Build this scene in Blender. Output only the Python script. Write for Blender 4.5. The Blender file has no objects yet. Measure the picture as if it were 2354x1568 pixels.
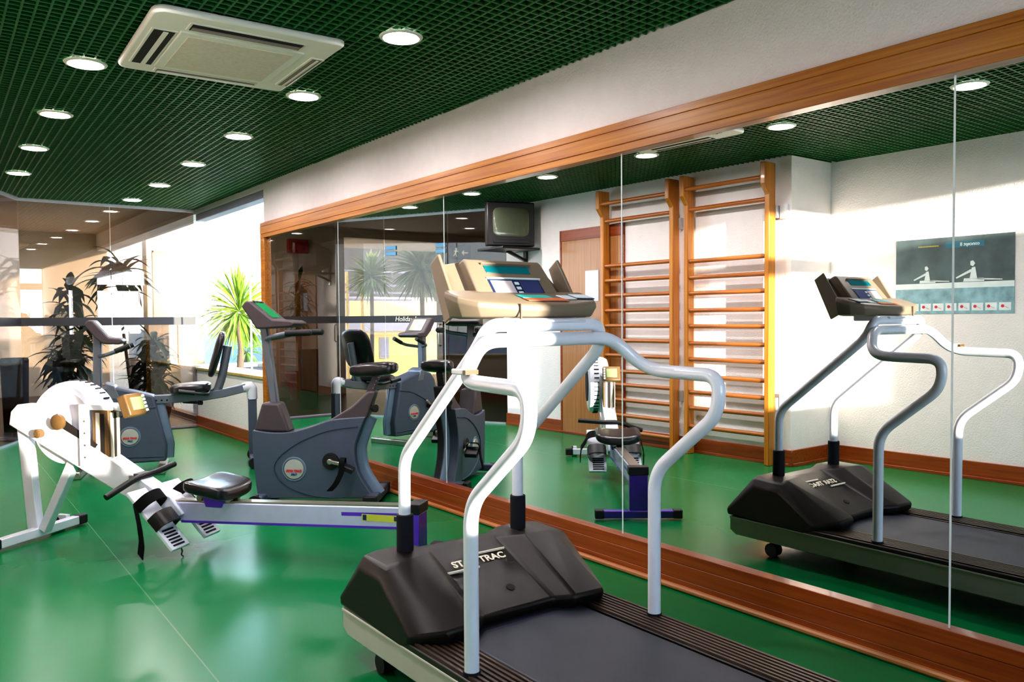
import bpy, bmesh, math, random
from mathutils import Vector, Matrix
random.seed(7)
sc = bpy.context.scene
COL = sc.collection
R = math.radians
PI = math.pi

# ------------------------------------------------------------------ materials
def lin(h):
    h = h.lstrip('#')
    v = [int(h[i:i + 2], 16) / 255 for i in (0, 2, 4)]
    return tuple(c / 12.92 if c <= .04045 else ((c + .055) / 1.055) ** 2.4 for c in v) + (1,)

def nodes(name):
    m = bpy.data.materials.new(name)
    m.use_nodes = True
    nt = m.node_tree
    return m, nt, nt.nodes['Principled BSDF'], nt.nodes['Material Output']

def mat(name, color, rough=.5, metal=0, var=.06, scale=12, bump=0, bscale=200, coat=0, spec=.5, emit=0):
    m, nt, b, out = nodes(name)
    c = lin(color)
    tc = nt.nodes.new('ShaderNodeTexCoord')
    n = nt.nodes.new('ShaderNodeTexNoise')
    n.inputs['Scale'].default_value = scale
    n.inputs['Detail'].default_value = 4
    nt.links.new(tc.outputs['Object'], n.inputs['Vector'])
    r = nt.nodes.new('ShaderNodeValToRGB')
    r.color_ramp.elements[0].position = .3
    r.color_ramp.elements[1].position = .7
    r.color_ramp.elements[0].color = tuple(max(0, x * (1 - var)) for x in c[:3]) + (1,)
    r.color_ramp.elements[1].color = tuple(min(1, x * (1 + var)) for x in c[:3]) + (1,)
    nt.links.new(n.outputs['Fac'], r.inputs['Fac'])
    nt.links.new(r.outputs['Color'], b.inputs['Base Color'])
    b.inputs['Roughness'].default_value = rough
    b.inputs['Metallic'].default_value = metal
    b.inputs['Specular IOR Level'].default_value = spec
    b.inputs['Coat Weight'].default_value = coat
    if bump:
        n2 = nt.nodes.new('ShaderNodeTexNoise')
        n2.inputs['Scale'].default_value = bscale
        n2.inputs['Detail'].default_value = 3
        nt.links.new(tc.outputs['Object'], n2.inputs['Vector'])
        bp = nt.nodes.new('ShaderNodeBump')
        bp.inputs['Strength'].default_value = bump
        bp.inputs['Distance'].default_value = .01
        nt.links.new(n2.outputs['Fac'], bp.inputs['Height'])
        nt.links.new(bp.outputs['Normal'], b.inputs['Normal'])
    if emit:
        b.inputs['Emission Color'].default_value = c
        b.inputs['Emission Strength'].default_value = emit
    return m

def wood(name, dark, light, axis='Y', scale=6, rough=.35):
    m, nt, b, out = nodes(name)
    tc = nt.nodes.new('ShaderNodeTexCoord')
    mp = nt.nodes.new('ShaderNodeMapping')
    s = {'X': (.25, 9, 9), 'Y': (9, .25, 9), 'Z': (9, 9, .25)}[axis]
    mp.inputs['Scale'].default_value = s
    nt.links.new(tc.outputs['Object'], mp.inputs['Vector'])
    n = nt.nodes.new('ShaderNodeTexNoise')
    n.inputs['Scale'].default_value = scale
    n.inputs['Detail'].default_value = 6
    n.inputs['Distortion'].default_value = .4
    nt.links.new(mp.outputs['Vector'], n.inputs['Vector'])
    r = nt.nodes.new('ShaderNodeValToRGB')
    r.color_ramp.elements[0].position = .32
    r.color_ramp.elements[1].position = .68
    r.color_ramp.elements[0].color = lin(dark)
    r.color_ramp.elements[1].color = lin(light)
    nt.links.new(n.outputs['Fac'], r.inputs['Fac'])
    nt.links.new(r.outputs['Color'], b.inputs['Base Color'])
    b.inputs['Roughness'].default_value = rough
    b.inputs['Coat Weight'].default_value = .2
    return m

def glass(name, tint, refl=.08, power=4.5):
    m, nt, b, out = nodes(name)
    nt.nodes.remove(b)
    t = nt.nodes.new('ShaderNodeBsdfTransparent')
    t.inputs['Color'].default_value = tint
    g = nt.nodes.new('ShaderNodeBsdfGlossy')
    g.inputs['Roughness'].default_value = 0
    lw = nt.nodes.new('ShaderNodeLayerWeight')
    lw.inputs['Blend'].default_value = .5
    pw = nt.nodes.new('ShaderNodeMath'); pw.operation = 'POWER'
    pw.inputs[1].default_value = power
    nt.links.new(lw.outputs['Facing'], pw.inputs[0])
    ma = nt.nodes.new('ShaderNodeMath'); ma.operation = 'MULTIPLY_ADD'
    ma.inputs[1].default_value = 1 - refl
    ma.inputs[2].default_value = refl
    nt.links.new(pw.outputs[0], ma.inputs[0])
    mx = nt.nodes.new('ShaderNodeMixShader')
    nt.links.new(ma.outputs[0], mx.inputs[0])
    nt.links.new(t.outputs[0], mx.inputs[1])
    nt.links.new(g.outputs[0], mx.inputs[2])
    nt.links.new(mx.outputs[0], out.inputs['Surface'])
    return m

def floor_mat():
    m, nt, b, out = nodes('green_linoleum')
    tc = nt.nodes.new('ShaderNodeTexCoord')
    n = nt.nodes.new('ShaderNodeTexNoise')
    n.inputs['Scale'].default_value = .7
    n.inputs['Detail'].default_value = 5
    nt.links.new(tc.outputs['Object'], n.inputs['Vector'])
    r = nt.nodes.new('ShaderNodeValToRGB')
    r.color_ramp.elements[0].position = .3
    r.color_ramp.elements[1].position = .7
    r.color_ramp.elements[0].color = lin('#006d3a')
    r.color_ramp.elements[1].color = lin('#007c45')
    nt.links.new(n.outputs['Fac'], r.inputs['Fac'])
    # welded sheet seam running down the room
    sx = nt.nodes.new('ShaderNodeSeparateXYZ')
    nt.links.new(tc.outputs['Object'], sx.inputs[0])
    k = nt.nodes.new('ShaderNodeMath'); k.operation = 'MULTIPLY_ADD'
    k.inputs[1].default_value = -.0204; k.inputs[2].default_value = -.764
    nt.links.new(sx.outputs['Y'], k.inputs[0])
    a = nt.nodes.new('ShaderNodeMath'); a.operation = 'ADD'
    nt.links.new(sx.outputs['X'], a.inputs[0]); nt.links.new(k.outputs[0], a.inputs[1])
    ab = nt.nodes.new('ShaderNodeMath'); ab.operation = 'ABSOLUTE'
    nt.links.new(a.outputs[0], ab.inputs[0])
    lt = nt.nodes.new('ShaderNodeMath'); lt.operation = 'LESS_THAN'
    lt.inputs[1].default_value = .0026
    nt.links.new(ab.outputs[0], lt.inputs[0])
    mx = nt.nodes.new('ShaderNodeMixRGB')
    mx.inputs['Color2'].default_value = lin('#4f8560')
    nt.links.new(lt.outputs[0], mx.inputs['Fac'])
    nt.links.new(r.outputs['Color'], mx.inputs['Color1'])
    nt.links.new(mx.outputs[0], b.inputs['Base Color'])
    n2 = nt.nodes.new('ShaderNodeTexNoise')
    n2.inputs['Scale'].default_value = 5
    nt.links.new(tc.outputs['Object'], n2.inputs['Vector'])
    rr = nt.nodes.new('ShaderNodeMapRange')
    rr.inputs['To Min'].default_value = .235
    rr.inputs['To Max'].default_value = .26
    nt.links.new(n2.outputs['Fac'], rr.inputs['Value'])
    nt.links.new(rr.outputs[0], b.inputs['Roughness'])
    b.inputs['Specular IOR Level'].default_value = .2
    return m

def mirror_mat():
    m, nt, b, out = nodes('mirror_glass')
    b.inputs['Base Color'].default_value = (.90, .93, .92, 1)
    b.inputs['Metallic'].default_value = 1
    b.inputs['Roughness'].default_value = 0
    return m

def stone_mat():
    m, nt, b, out = nodes('stone_cladding')
    tc = nt.nodes.new('ShaderNodeTexCoord')
    mp = nt.nodes.new('ShaderNodeMapping')
    mp.inputs['Rotation'].default_value = (R(90), 0, 0)
    nt.links.new(tc.outputs['Object'], mp.inputs['Vector'])
    br = nt.nodes.new('ShaderNodeTexBrick')
    br.inputs['Scale'].default_value = 2.2
    br.inputs['Color1'].default_value = lin('#8d7047')
    br.inputs['Color2'].default_value = lin('#9c8058')
    br.inputs['Mortar'].default_value = lin('#6e5638')
    br.inputs['Mortar Size'].default_value = .008
    br.inputs['Brick Width'].default_value = .9
    br.inputs['Row Height'].default_value = .5
    nt.links.new(mp.outputs[0], br.inputs['Vector'])
    nt.links.new(br.outputs['Color'], b.inputs['Base Color'])
    b.inputs['Roughness'].default_value = .6
    return m

def leaf_mat(name, a, c, rough=.4):
    m = mat(name, a, rough, var=.35, scale=9)
    b = m.node_tree.nodes['Principled BSDF']
    b.inputs['Subsurface Weight'].default_value = 0
    return m

M = dict(
    floor=floor_mat(), mirror=mirror_mat(), stone=stone_mat(),
    wall=mat('woodchip_paint', '#f3ecea', .8, var=.02, bump=.35, bscale=90),
    wallwarm=mat('cream_paint', '#dcd3bf', .8, var=.03, bump=.1, bscale=60),
    grid=mat('green_cell_grid', '#086126', .45, var=.1),
    plenum=mat('black_plenum', '#04150a', .9),
    beam=wood('honey_wood', '#a25a0e', '#c8831f'),
    trimw=wood('red_wood', '#82330b', '#a04e18'),
    trimlight=wood('red_wood_bead', '#a5642f', '#bd7f48'),
    pine=wood('pine_bars', '#ad6518', '#cf8a35', 'Z'),
    rung=wood('rung_wood', '#9a5218', '#b86f2c', 'Y'),
    doorw=wood('door_veneer', '#a06a3c', '#b98350', 'Z'),
    white=mat('white_enamel', '#e6ebf7', .28, var=.02, coat=.4),
    silver=mat('silver_powder', '#d5dbe6', .3, metal=.15, var=.02, coat=.5),
    gray=mat('grey_panel', '#b9b8b0', .45, var=.03),
    hood=mat('black_brown_plastic', '#110b08', .44, var=.08, spec=.35, bump=.06, bscale=500),
    sleeve=mat('dark_sleeve', '#22242b', .7, spec=.15),
    belt=mat('belt_rubber', '#262c3a', .55, var=.12, scale=5, bump=.05, bscale=300),
    rail=mat('side_rail_black', '#120e0c', .35),
    railrib=mat('side_rail_rib', '#3d2e23', .4),
    taupe=mat('taupe_plastic', '#837564', .42, var=.03, bump=.04, bscale=600),
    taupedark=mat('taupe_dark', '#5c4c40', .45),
    lcd=mat('teal_display', '#0a5f68', .2, emit=.12),
    lcdgreen=mat('green_lcd', '#2f9a5f', .12, emit=.12),
    lcdolive=mat('olive_lcd', '#7c8a62', .25),
    bluelabel=mat('blue_label', '#3a4577', .4),
    pinklabel=mat('pale_label', '#d9cdd0', .4),
    teal=mat('teal_key', '#35c6c0', .35),
    orange=mat('orange_key', '#e07850', .35),
    keys=mat('pale_keys', '#e3f1f6', .35),
    navy=mat('navy_frame', '#20305a', .4),
    purple=mat('purple_enamel', '#5b2cc0', .35, coat=.3),
    lav=mat('lavender_aluminium', '#c9cdf2', .3, metal=.3),
    steel=mat('brushed_steel', '#b9b6ab', .28, metal=.9),
    bronze=mat('bronze_plastic', '#614828', .35),
    black=mat('black_plastic', '#0c0c10', .42),
    rubber=mat('black_rubber', '#0d0d10', .6),
    strap=mat('black_webbing', '#09090b', .8, spec=.2, bump=.2, bscale=700),
    vinyl=mat('black_vinyl', '#1c191d', .3, var=.1, coat=.15),
    bike=mat('blue_grey_shell', '#4c5668', .42, var=.04, bump=.05, bscale=500),
    bikelt=mat('blue_grey_edge', '#6f8298', .38),
    bikedk=mat('brown_grey_cone', '#4d4348', .45),
    bikegroove=mat('shell_groove', '#2f4258', .5),
    badge=mat('silver_badge', '#d5d5d2', .25, metal=.5),
    red=mat('red_print', '#d5384a', .5),
    blue=mat('blue_print', '#2d4a8a', .5),
    metalgrey=mat('grey_tube', '#767d89', .35, metal=.4),
    acwhite=mat('ac_plastic', '#fffaf3', .5, var=.02),
    acgrille=mat('ac_grille', '#f2e6da', .7, var=.06, scale=60),
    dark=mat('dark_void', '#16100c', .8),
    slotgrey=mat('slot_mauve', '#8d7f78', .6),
    lamp=mat('lamp_glow', '#fff4f4', .5, emit=95),
    lampdim=mat('lamp_glow_lobby', '#fff8ea', .5, emit=30),
    ring=mat('lamp_ring', '#ece9df', .4),
    terracotta=mat('terracotta', '#7a2f22', .6, var=.12),
    bark=mat('bark', '#6d5a4a', .85, bump=.4, bscale=60),
    soil=mat('soil', '#2a1c14', .95),
    leafdark=leaf_mat('dracaena_leaf', '#3a4a22', '#2b3718'),
    leafyucca=leaf_mat('yucca_leaf', '#8fae3a', '#6f9430'),
    leafpale=leaf_mat('palm_leaf', '#7f8a5c', '#666f48'),
    carpet=mat('brown_floor', '#4f342b', .3, var=.12, scale=3),
    plum=mat('plum_threshold', '#5c4650', .4),
    counter=mat('counter_cream', '#d8cbb6', .55, var=.03),
    lobbywall=mat('lobby_tan_paint', '#dccdb6', .8, var=.03),
    gypsum=mat('lobby_ceiling', '#cdb9a6', .85, var=.02),
    tvcase=mat('tv_black', '#17100f', .4),
    tvscreen=mat('tv_glass', '#565c4a', .12, coat=.6),
    paper=mat('paper', '#e8ecf2', .7),
    sign=mat('exit_sign', '#2b3a24', .5),
    signw=mat('exit_sign_white', '#eef4e4', .5, emit=.3),
    alarm=mat('alarm_red', '#b01018', .4),
    stripe=mat('stripe_black', '#181010', .45),
    lettering=mat('gold_lettering', '#f3ead2', .5),
    clip=mat('steel_blue_clamp', '#4d7288', .3, metal=.6),
    yellow=mat('house_yellow', '#e8cf86', .8, var=.03),
    housegrey=mat('house_grey', '#9f97a2', .8),
    shutter=mat('shutter_grey', '#a9a49a', .7),
    tile=mat('terrace_tile', '#cfc3ae', .7),
    sea=mat('parapet_blue', '#7f9ab4', .6, var=.1, scale=2),
    planter=mat('planter_blue', '#7f9fc9', .4),
    sill=mat('sill_marble', '#c9a866', .35, var=.2, scale=20),
    concrete=mat('render_white', '#efe9dc', .8),
    slab=mat('slab_grey', '#b5aeab', .8),
    stickery=mat('yellow_sticker', '#c9d24a', .5),
    posterdark=mat('poster_dark', '#59696b', .6, var=.3, scale=5),
    posterwater=mat('poster_water', '#8fb4bd', .6, var=.3, scale=14),
    posterwhite=mat('poster_white', '#e6f0f0', .6),
    posterteal=mat('poster_teal', '#3f7f93', .6),
    posteryellow=mat('poster_yellow', '#c9b64a', .6),
    blind=mat('blind_cassette', '#8c8c9c', .5),
    alu=mat('alu_frame', '#c9c9cc', .35, metal=.6),
    seam=mat('mirror_edge', '#dfe9ea', .3, var=.02),
)
M['partition'] = glass('tinted_partition_glass', (.64, .57, .52, 1), .11, 4.0)
M['partition_side'] = glass('tinted_side_glass', (.64, .57, .52, 1), .045, 5.0)
M['clear'] = glass('clear_window_glass', (.95, .97, .97, 1), .04, 5)

# ------------------------------------------------------------------ mesh building
FLIP = [1]
class MB:
    def __init__(s): s.bm = bmesh.new(); s.mi = 0; s.mats = []
    def _mi(s, faces):
        for f in faces: f.material_index = s.mi
    def verts(s, pts): return [s.bm.verts.new(p) for p in pts]
    def face(s, vs):
        try:
            f = s.bm.faces.new(vs); f.material_index = s.mi; return f
        except ValueError: return None
    def box(s, lo, hi, rot=None, piv=None):
        x0, y0, z0 = lo; x1, y1, z1 = hi
        P = [Vector(p) for p in ((x0,y0,z0),(x1,y0,z0),(x1,y1,z0),(x0,y1,z0),(x0,y0,z1),(x1,y0,z1),(x1,y1,z1),(x0,y1,z1))]
        if rot is not None:
            c = Vector(piv) if piv is not None else sum(P, Vector()) / 8
            P = [c + rot @ (p - c) for p in P]
        v = s.verts(P)
        for q in ((3,2,1,0),(4,5,6,7),(0,1,5,4),(1,2,6,5),(2,3,7,6),(3,0,4,7)): s.face([v[i] for i in q])
        return s
    def bar(s, a, b, w, h, up=(0,0,1)):
        a = Vector(a); b = Vector(b); d = (b - a).normalized(); u = Vector(up)
        if abs(d.dot(u)) > .99: u = Vector((0,1,0))
        x = d.cross(u).normalized(); y = x.cross(d).normalized()
        P = []
        for p in (a, b):
            for sx, sy in ((-1,-1),(1,-1),(1,1),(-1,1)): P.append(p + x*(sx*w/2) + y*(sy*h/2))
        v = s.verts(P)
        for q in ((3,2,1,0),(4,5,6,7),(0,1,5,4),(1,2,6,5),(2,3,7,6),(3,0,4,7)): s.face([v[i] for i in q])
        return s
    def tube(s, pts, r, seg=14, cap=True, flat=1.0):
        pts = [Vector(p) for p in pts]
        n = len(pts); rad = r if isinstance(r, (list, tuple)) else [r]*n
        T = []
        for i in range(n):
            t = (pts[min(i+1,n-1)] - pts[max(i-1,0)]); T.append(t.normalized())
        u = Vector((0,0,1))
        if abs(T[0].dot(u)) > .9: u = Vector((0,1,0))
        N = (u - T[0]*u.dot(T[0])).normalized()
        rings = []
        for i in range(n):
            N = (N - T[i]*N.dot(T[i])).normalized(); B = T[i].cross(N)
            rings.append(s.verts([pts[i] + (N*math.cos(2*PI*k/seg)*flat + B*math.sin(2*PI*k/seg))*rad[i] for k in range(seg)]))
        for i in range(n-1):
            for k in range(seg):
                s.face([rings[i][k], rings[i][(k+1)%seg], rings[i+1][(k+1)%seg], rings[i+1][k]])
        if cap:
            s.face(rings[0][::-1]); s.face(rings[-1])
        return s
    def cyl(s, a, b, r, seg=20, r2=None):
        return s.tube([a, b], [r, r if r2 is None else r2], seg)
    def lathe(s, prof, o=(0,0,0), axis=(0,0,1), seg=32, close=True):
        # prof: list of (radius, distance along axis)
        o = Vector(o); ax = Vector(axis).normalized()
        u = Vector((0,0,1)) if abs(ax.z) < .9 else Vector((1,0,0))
        x = ax.cross(u).normalized(); y = ax.cross(x)
        rings = []
        for r, t in prof:
            if r < 1e-5: rings.append(s.verts([o + ax*t]))
            else: rings.append(s.verts([o + ax*t + (x*math.cos(2*PI*k/seg) + y*math.sin(2*PI*k/seg))*r for k in range(seg)]))
        for a, b in zip(rings, rings[1:]):
            for k in range(seg):
                k2 = (k+1) % seg
                if len(a) == 1 and len(b) == 1: continue
                if len(a) == 1: s.face([a[0], b[k2], b[k]])
                elif len(b) == 1: s.face([a[k], a[k2], b[0]])
                else: s.face([a[k], a[k2], b[k2], b[k]])
        if close:
            if len(rings[0]) > 1: s.face(rings[0][::-1])
            if len(rings[-1]) > 1: s.face(rings[-1])
        return s
    def prism(s, poly, fn, t0, t1):
        # poly: 2D outline; fn(u, v, t) -> 3D
        a = s.verts([fn(u, v, t0) for u, v in poly]); b = s.verts([fn(u, v, t1) for u, v in poly])
        n = len(poly)
        s.face(a[::-1]); s.face(b)
        for i in range(n): s.face([a[i], a[(i+1)%n], b[(i+1)%n], b[i]])
        return s
    def poly(s, pts):
        s.face(s.verts(pts)); return s
    def slab(s, pts, th):
        # thick plate from a planar quad / polygon
        P = [Vector(p) for p in pts]; n = (P[1]-P[0]).cross(P[2]-P[0]).normalized()*(th/2)
        a = s.verts([p - n for p in P]); b = s.verts([p + n for p in P]); k = len(P)
        s.face(a[::-1]); s.face(b)
        for i in range(k): s.face([a[i], a[(i+1)%k], b[(i+1)%k], b[i]])
        return s
    def blob(s, c, size, e1=.5, e2=.5, rot=None, nu=28, nv=14, warp=None):
        c = Vector(c); a, b, h = size
        def sg(v, e): return math.copysign(abs(v)**e, v)
        rings = []
        for i in range(nv+1):
            ph = -PI/2 + PI*i/nv
            row = []
            cnt = 1 if i in (0, nv) else nu
            for k in range(cnt):
                th = 2*PI*k/nu
                p = Vector((a*sg(math.cos(ph), e1)*sg(math.cos(th), e2), b*sg(math.cos(ph), e1)*sg(math.sin(th), e2), h*sg(math.sin(ph), e1)))
                if cnt == 1: p = Vector((0, 0, math.copysign(h, ph)))
                if warp: p = warp(p)
                if rot is not None: p = rot @ p
                row.append(c + p)
            rings.append(s.verts(row))
        for A, B in zip(rings, rings[1:]):
            for k in range(nu):
                k2 = (k+1) % nu
                if len(A) == 1: s.face([A[0], B[k2], B[k]])
                elif len(B) == 1: s.face([A[k], A[k2], B[0]])
                else: s.face([A[k], A[k2], B[k2], B[k]])
        return s
    def loft(s, rows, closed=True, cap=True):
        vs = [s.verts(r) for r in rows]; n = len(rows[0])
        for A, B in zip(vs, vs[1:]):
            for k in range(n if closed else n-1):
                s.face([A[k], A[(k+1)%n], B[(k+1)%n], B[k]])
        if cap and closed: s.face(vs[0][::-1]); s.face(vs[-1])
        return s
    def leaf(s, base, d, length, width, droop=.6, seg=6, fold=.25):
        base = Vector(base); d = Vector(d).normalized()
        side = d.cross(Vector((0,0,1)))
        if side.length < .05: side = Vector((1,0,0))
        side.normalize()
        p = base.copy(); L = []; C = []; Rr = []
        for i in range(seg+1):
            t = i/seg
            w = width*(.35 + 1.3*t if t < .5 else 2*(1-t))*.5 if i < seg else .0005
            n = side.cross(d).normalized()
            L.append(p - side*w + n*w*fold); C.append(p.copy()); Rr.append(p + side*w + n*w*fold)
            d = (d + Vector((0,0,-droop/seg))).normalized()
            p = p + d*(length/seg)
        l = s.verts(L); c = s.verts(C); r = s.verts(Rr)
        for i in range(seg):
            s.face([l[i], c[i], c[i+1], l[i+1]]); s.face([c[i], r[i], r[i+1], c[i+1]])
        return s
    def build(s, name, m, parent=None, bevel=0, seg=2, smooth=35, sub=0, fix=True):
        if FLIP[0] < 0:
            for v in s.bm.verts: v.co.y *= -1
        if fix: bmesh.ops.recalc_face_normals(s.bm, faces=s.bm.faces)
        me = bpy.data.meshes.new(name)
        s.bm.to_mesh(me); s.bm.free()
        ms = m if isinstance(m, (list, tuple)) else [m]
        for q in ms: me.materials.append(M[q])
        if smooth:
            for p in me.polygons: p.use_smooth = True
            me.set_sharp_from_angle(angle=R(smooth))
        o = bpy.data.objects.new(name, me); COL.objects.link(o)
        if parent is not None: o.parent = parent
        if bevel:
            b = o.modifiers.new('bevel', 'BEVEL'); b.width = bevel; b.segments = seg
            b.limit_method = 'ANGLE'; b.angle_limit = R(28); b.harden_normals = False
        if sub:
            q = o.modifiers.new('sub', 'SUBSURF'); q.levels = sub; q.render_levels = sub
        return o

def fillet(pts, r, n=6):
    P = [Vector(p) for p in pts]; out = [P[0]]
    rr = r if isinstance(r, (list, tuple)) else [r]*len(P)
    for i in range(1, len(P)-1):
        a, b, c = P[i-1], P[i], P[i+1]
        u = (a-b); v = (c-b); d = min(rr[i], u.length*.48, v.length*.48)
        s, e = b + u.normalized()*d, b + v.normalized()*d
        for k in range(n+1):
            t = k/n; out.append(s*(1-t)**2 + b*(2*t*(1-t)) + e*t*t)
    out.append(P[-1]); return out

def tag(o, label, cat, group=None):
    o['label'] = label; o['category'] = cat
    if group: o['group'] = group
    return o
def thing(name, label, cat, loc=(0,0,0), rotz=0, group=None):
    o = bpy.data.objects.new(name, None); COL.objects.link(o)
    o.location = loc; o.rotation_euler = (0, 0, rotz); o.empty_display_size = .1
    return tag(o, label, cat, group)
def struct(o): o['kind'] = 'structure'; return o
def dup(o, parent=None):
    c = o.copy(); COL.objects.link(c)
    if parent is not None: c.parent = parent
    for ch in list(o.children): dup(ch, c)
    return c

def text_obj(name, body, size, m, parent, matrix, extrude=.001, bold=0, shear=0, align='CENTER'):
    cu = bpy.data.curves.new(name, 'FONT'); cu.body = body; cu.size = size
    cu.align_x = align; cu.align_y = 'CENTER'; cu.extrude = extrude; cu.offset = bold; cu.shear = shear
    cu.resolution_u = 3
    t = bpy.data.objects.new(name + '_curve', cu); COL.objects.link(t)
    dg = bpy.context.evaluated_depsgraph_get()
    me = bpy.data.meshes.new_from_object(t.evaluated_get(dg))
    bpy.data.objects.remove(t); bpy.data.curves.remove(cu)
    me.transform(matrix); me.materials.clear(); me.materials.append(M[m]); me.name = name
    o = bpy.data.objects.new(name, me); COL.objects.link(o)
    if parent is not None: o.parent = parent
    return o
def frame_mx(o, x, y):
    x = Vector(x).normalized(); y = Vector(y); y = (y - x*y.dot(x)).normalized(); z = x.cross(y)
    m = Matrix((x, y, z)).transposed().to_4x4(); m.translation = Vector(o); return m

# ------------------------------------------------------------------ key dimensions (metres, camera at x=0 y=0)
W = 2.748        # mirror wall plane
H = 2.487        # underside of cell ceiling
YP = 9.72        # glass end partition
G = .03774       # slight splay of the wall behind the wall bars
def xa(y): return -.244 + G*(y-3)
def xb(y): return -.799 + G*(y-3)
CORN = (xa(7.5), 7.5); DIAG = (1.0, YP)
def diag_x(y): return CORN[0] + (y-CORN[1])*(DIAG[0]-CORN[0])/(DIAG[1]-CORN[1])
YB = -2.7        # rear of room

# ------------------------------------------------------------------ shell
mb = MB(); mb.poly([(-1.1, YB, 0), (W+.1, YB, 0), (W+.1, YP, 0), (DIAG[0], YP, 0), (CORN[0]-.02, CORN[1], 0), (xa(3.87), 3.87, 0), (-1.1, 3.87, 0)])
struct(mb.build('floor', 'floor'))
# open-cell ceiling
mb = MB()
K = .026
x = -1.2
while x < W+.2:
    # slat along the room, slightly askew like the fittings
    ys = [YB, YP]
    f = lambda y: x + K*(y-4.5)
    # clip to room outline
    y0 = None; n = 120; seg = []
    for i in range(n+1):
        y = YB + (YP-YB)*i/n; xx = f(y)
        left = xb(y) if y < 3.87 else (xa(y) if y < CORN[1] else diag_x(y))
        if left < xx < W: seg.append(y)
    if len(seg) > 1:
        mb.bar((f(seg[0]), seg[0], H+.02), (f(seg[-1]), seg[-1], H+.02), .009, .04)
    x += .05
y = YB + .02
while y < YP:
    left = xb(y) if y < 3.87 else (xa(y) if y < CORN[1] else diag_x(y))
    mb.bar((left, y, H+.0155), (W, y, H+.0155), .009, .03)
    y += .05
struct(mb.build('ceiling', 'grid', smooth=0, fix=False))
mb = MB(); mb.box((-1.2, YB, 2.78), (W+.1, YP, 2.82))
struct(mb.build('ceiling_slab', 'plenum', smooth=0))
# mirror-side wall
mb = MB()
mb.box((W+.005, YB, 0), (W+.25, 7.5, 2.8))
struct(mb.build('wall_mirror_side', 'wall', smooth=0))
mb = MB(); mb.box((W, 7.5, 0), (W+.25, YP+.03, .655)); mb.box((W, 7.5, 2.44), (W+.25, 15.6, 2.8))
struct(mb.build('wall_window_side', 'wall', smooth=0))
# splayed walls on the far side of the room (seen in the mirror)
def vwall(pts, th, z0=0, z1=2.8):
    mb = MB()
    mb.prism(pts, lambda u, v, t: (u, v, t), z0, z1); return mb
mb = vwall([(xa(3.87), 3.87), CORN, (CORN[0]-.16, CORN[1]), (xa(3.87)-.16, 4.03), (xb(3.87)-.16, 4.03), (xb(YB)-.16, YB), (xb(YB), YB), (xb(3.87), 3.87)], 0)
struct(mb.build('wall_bars_side', 'wall', smooth=0))
mb = MB()
xs_ = (-1.2, .31, 1.58, 2.12, 2.74, W+.25)
for a, b in ((xs_[0], xs_[1]), (xs_[2], xs_[3]), (xs_[4], xs_[5])): mb.box((a, YB-.2, 0), (b, YB, 2.8))
mb.box((.31, YB-.2, 0), (1.58, YB, .93)); mb.box((.31, YB-.2, .93), (.60, YB, 2.0)); mb.box((2.12, YB-.2, 0), (2.74, YB, .93))  # block in the wide window's lower pane is added, unseen, to shade the poster
for a, b in ((.31, 1.58), (2.12, 2.74)):
    mb.box((a, YB-.2, 2.6), (b, YB, 2.8))
mb2 = MB()
for a, b in ((.31, 1.58), (2.12, 2.74)): mb2.box((a, YB-.09, 2.0), (b, YB-.03, 2.15))
struct(mb2.build('window_4_transom', 'alu', smooth=0))
struct(mb.build('wall_back', 'wall', smooth=0))
# baseboards
def baseboard(name, pts, h, m='trimw', th=.018):
    # pts polyline on wall face, inward normal to the left of direction
    mb = MB()
    for (a, b) in zip(pts, pts[1:]):
        a = Vector((*a, 0)); b = Vector((*b, 0)); d = (b-a).normalized(); n = Vector((-d.y, d.x, 0))
        mb.bar(a + n*th/2 + Vector((0,0,h/2)), b + n*th/2 + d*th + Vector((0,0,h/2)), th, h)
        mb.bar(a + n*(th+.006) + Vector((0,0,.012)), b + n*(th+.006) + Vector((0,0,.012)), .014, .024)
    return struct(mb.build(name, m, bevel=.003))
baseboard('baseboard_bars_side', [(CORN[0], CORN[1]), (xa(3.87), 3.87), (xb(3.87), 3.87), (xb(YB), YB)], .131)
baseboard('baseboard_mirror_side', [(W, YB), (W, .93)], .131)
baseboard('baseboard_window_side', [(W, 7.5), (W, YP)], .125)
# mirror surround
mb = MB()
for z0, z1, xf in ((1.978, 2.012, .034), (2.014, 2.082, .036), (2.084, 2.118, .034)):
    mb.box((W-xf, .93, z0), (W+.004, 7.505, z1))
mb.box((W-.03, .93, 1.98), (W+.004, 7.505, 2.116))
mb.build('trim_1', 'beam', bevel=.002)
mb = MB(); mb.box((W-.034, 7.41, .15), (W+.004, 7.505, 1.978)); mb.build('trim_2', 'beam', bevel=.004)
mb = MB(); mb.box((W-.03, .93, .0), (W+.004, 7.505, .05)); mb.box((W-.03, .93, .052), (W+.004, 7.505, .118)); mb.box((W-.03, .93, .12), (W+.004, 7.505, .17)); mb.box((W-.026, .93, 0), (W+.004, 7.505, .168))
mb.build('trim_3', 'trimw', bevel=.002)
mb = MB(); mb.tube([(W-.034, .93, .014), (W-.034, 7.505, .014)], .014, 10); mb.build('trim_4', 'trimlight')
for n in ('trim_1', 'trim_2', 'trim_3', 'trim_4'): struct(bpy.data.objects[n])
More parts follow.
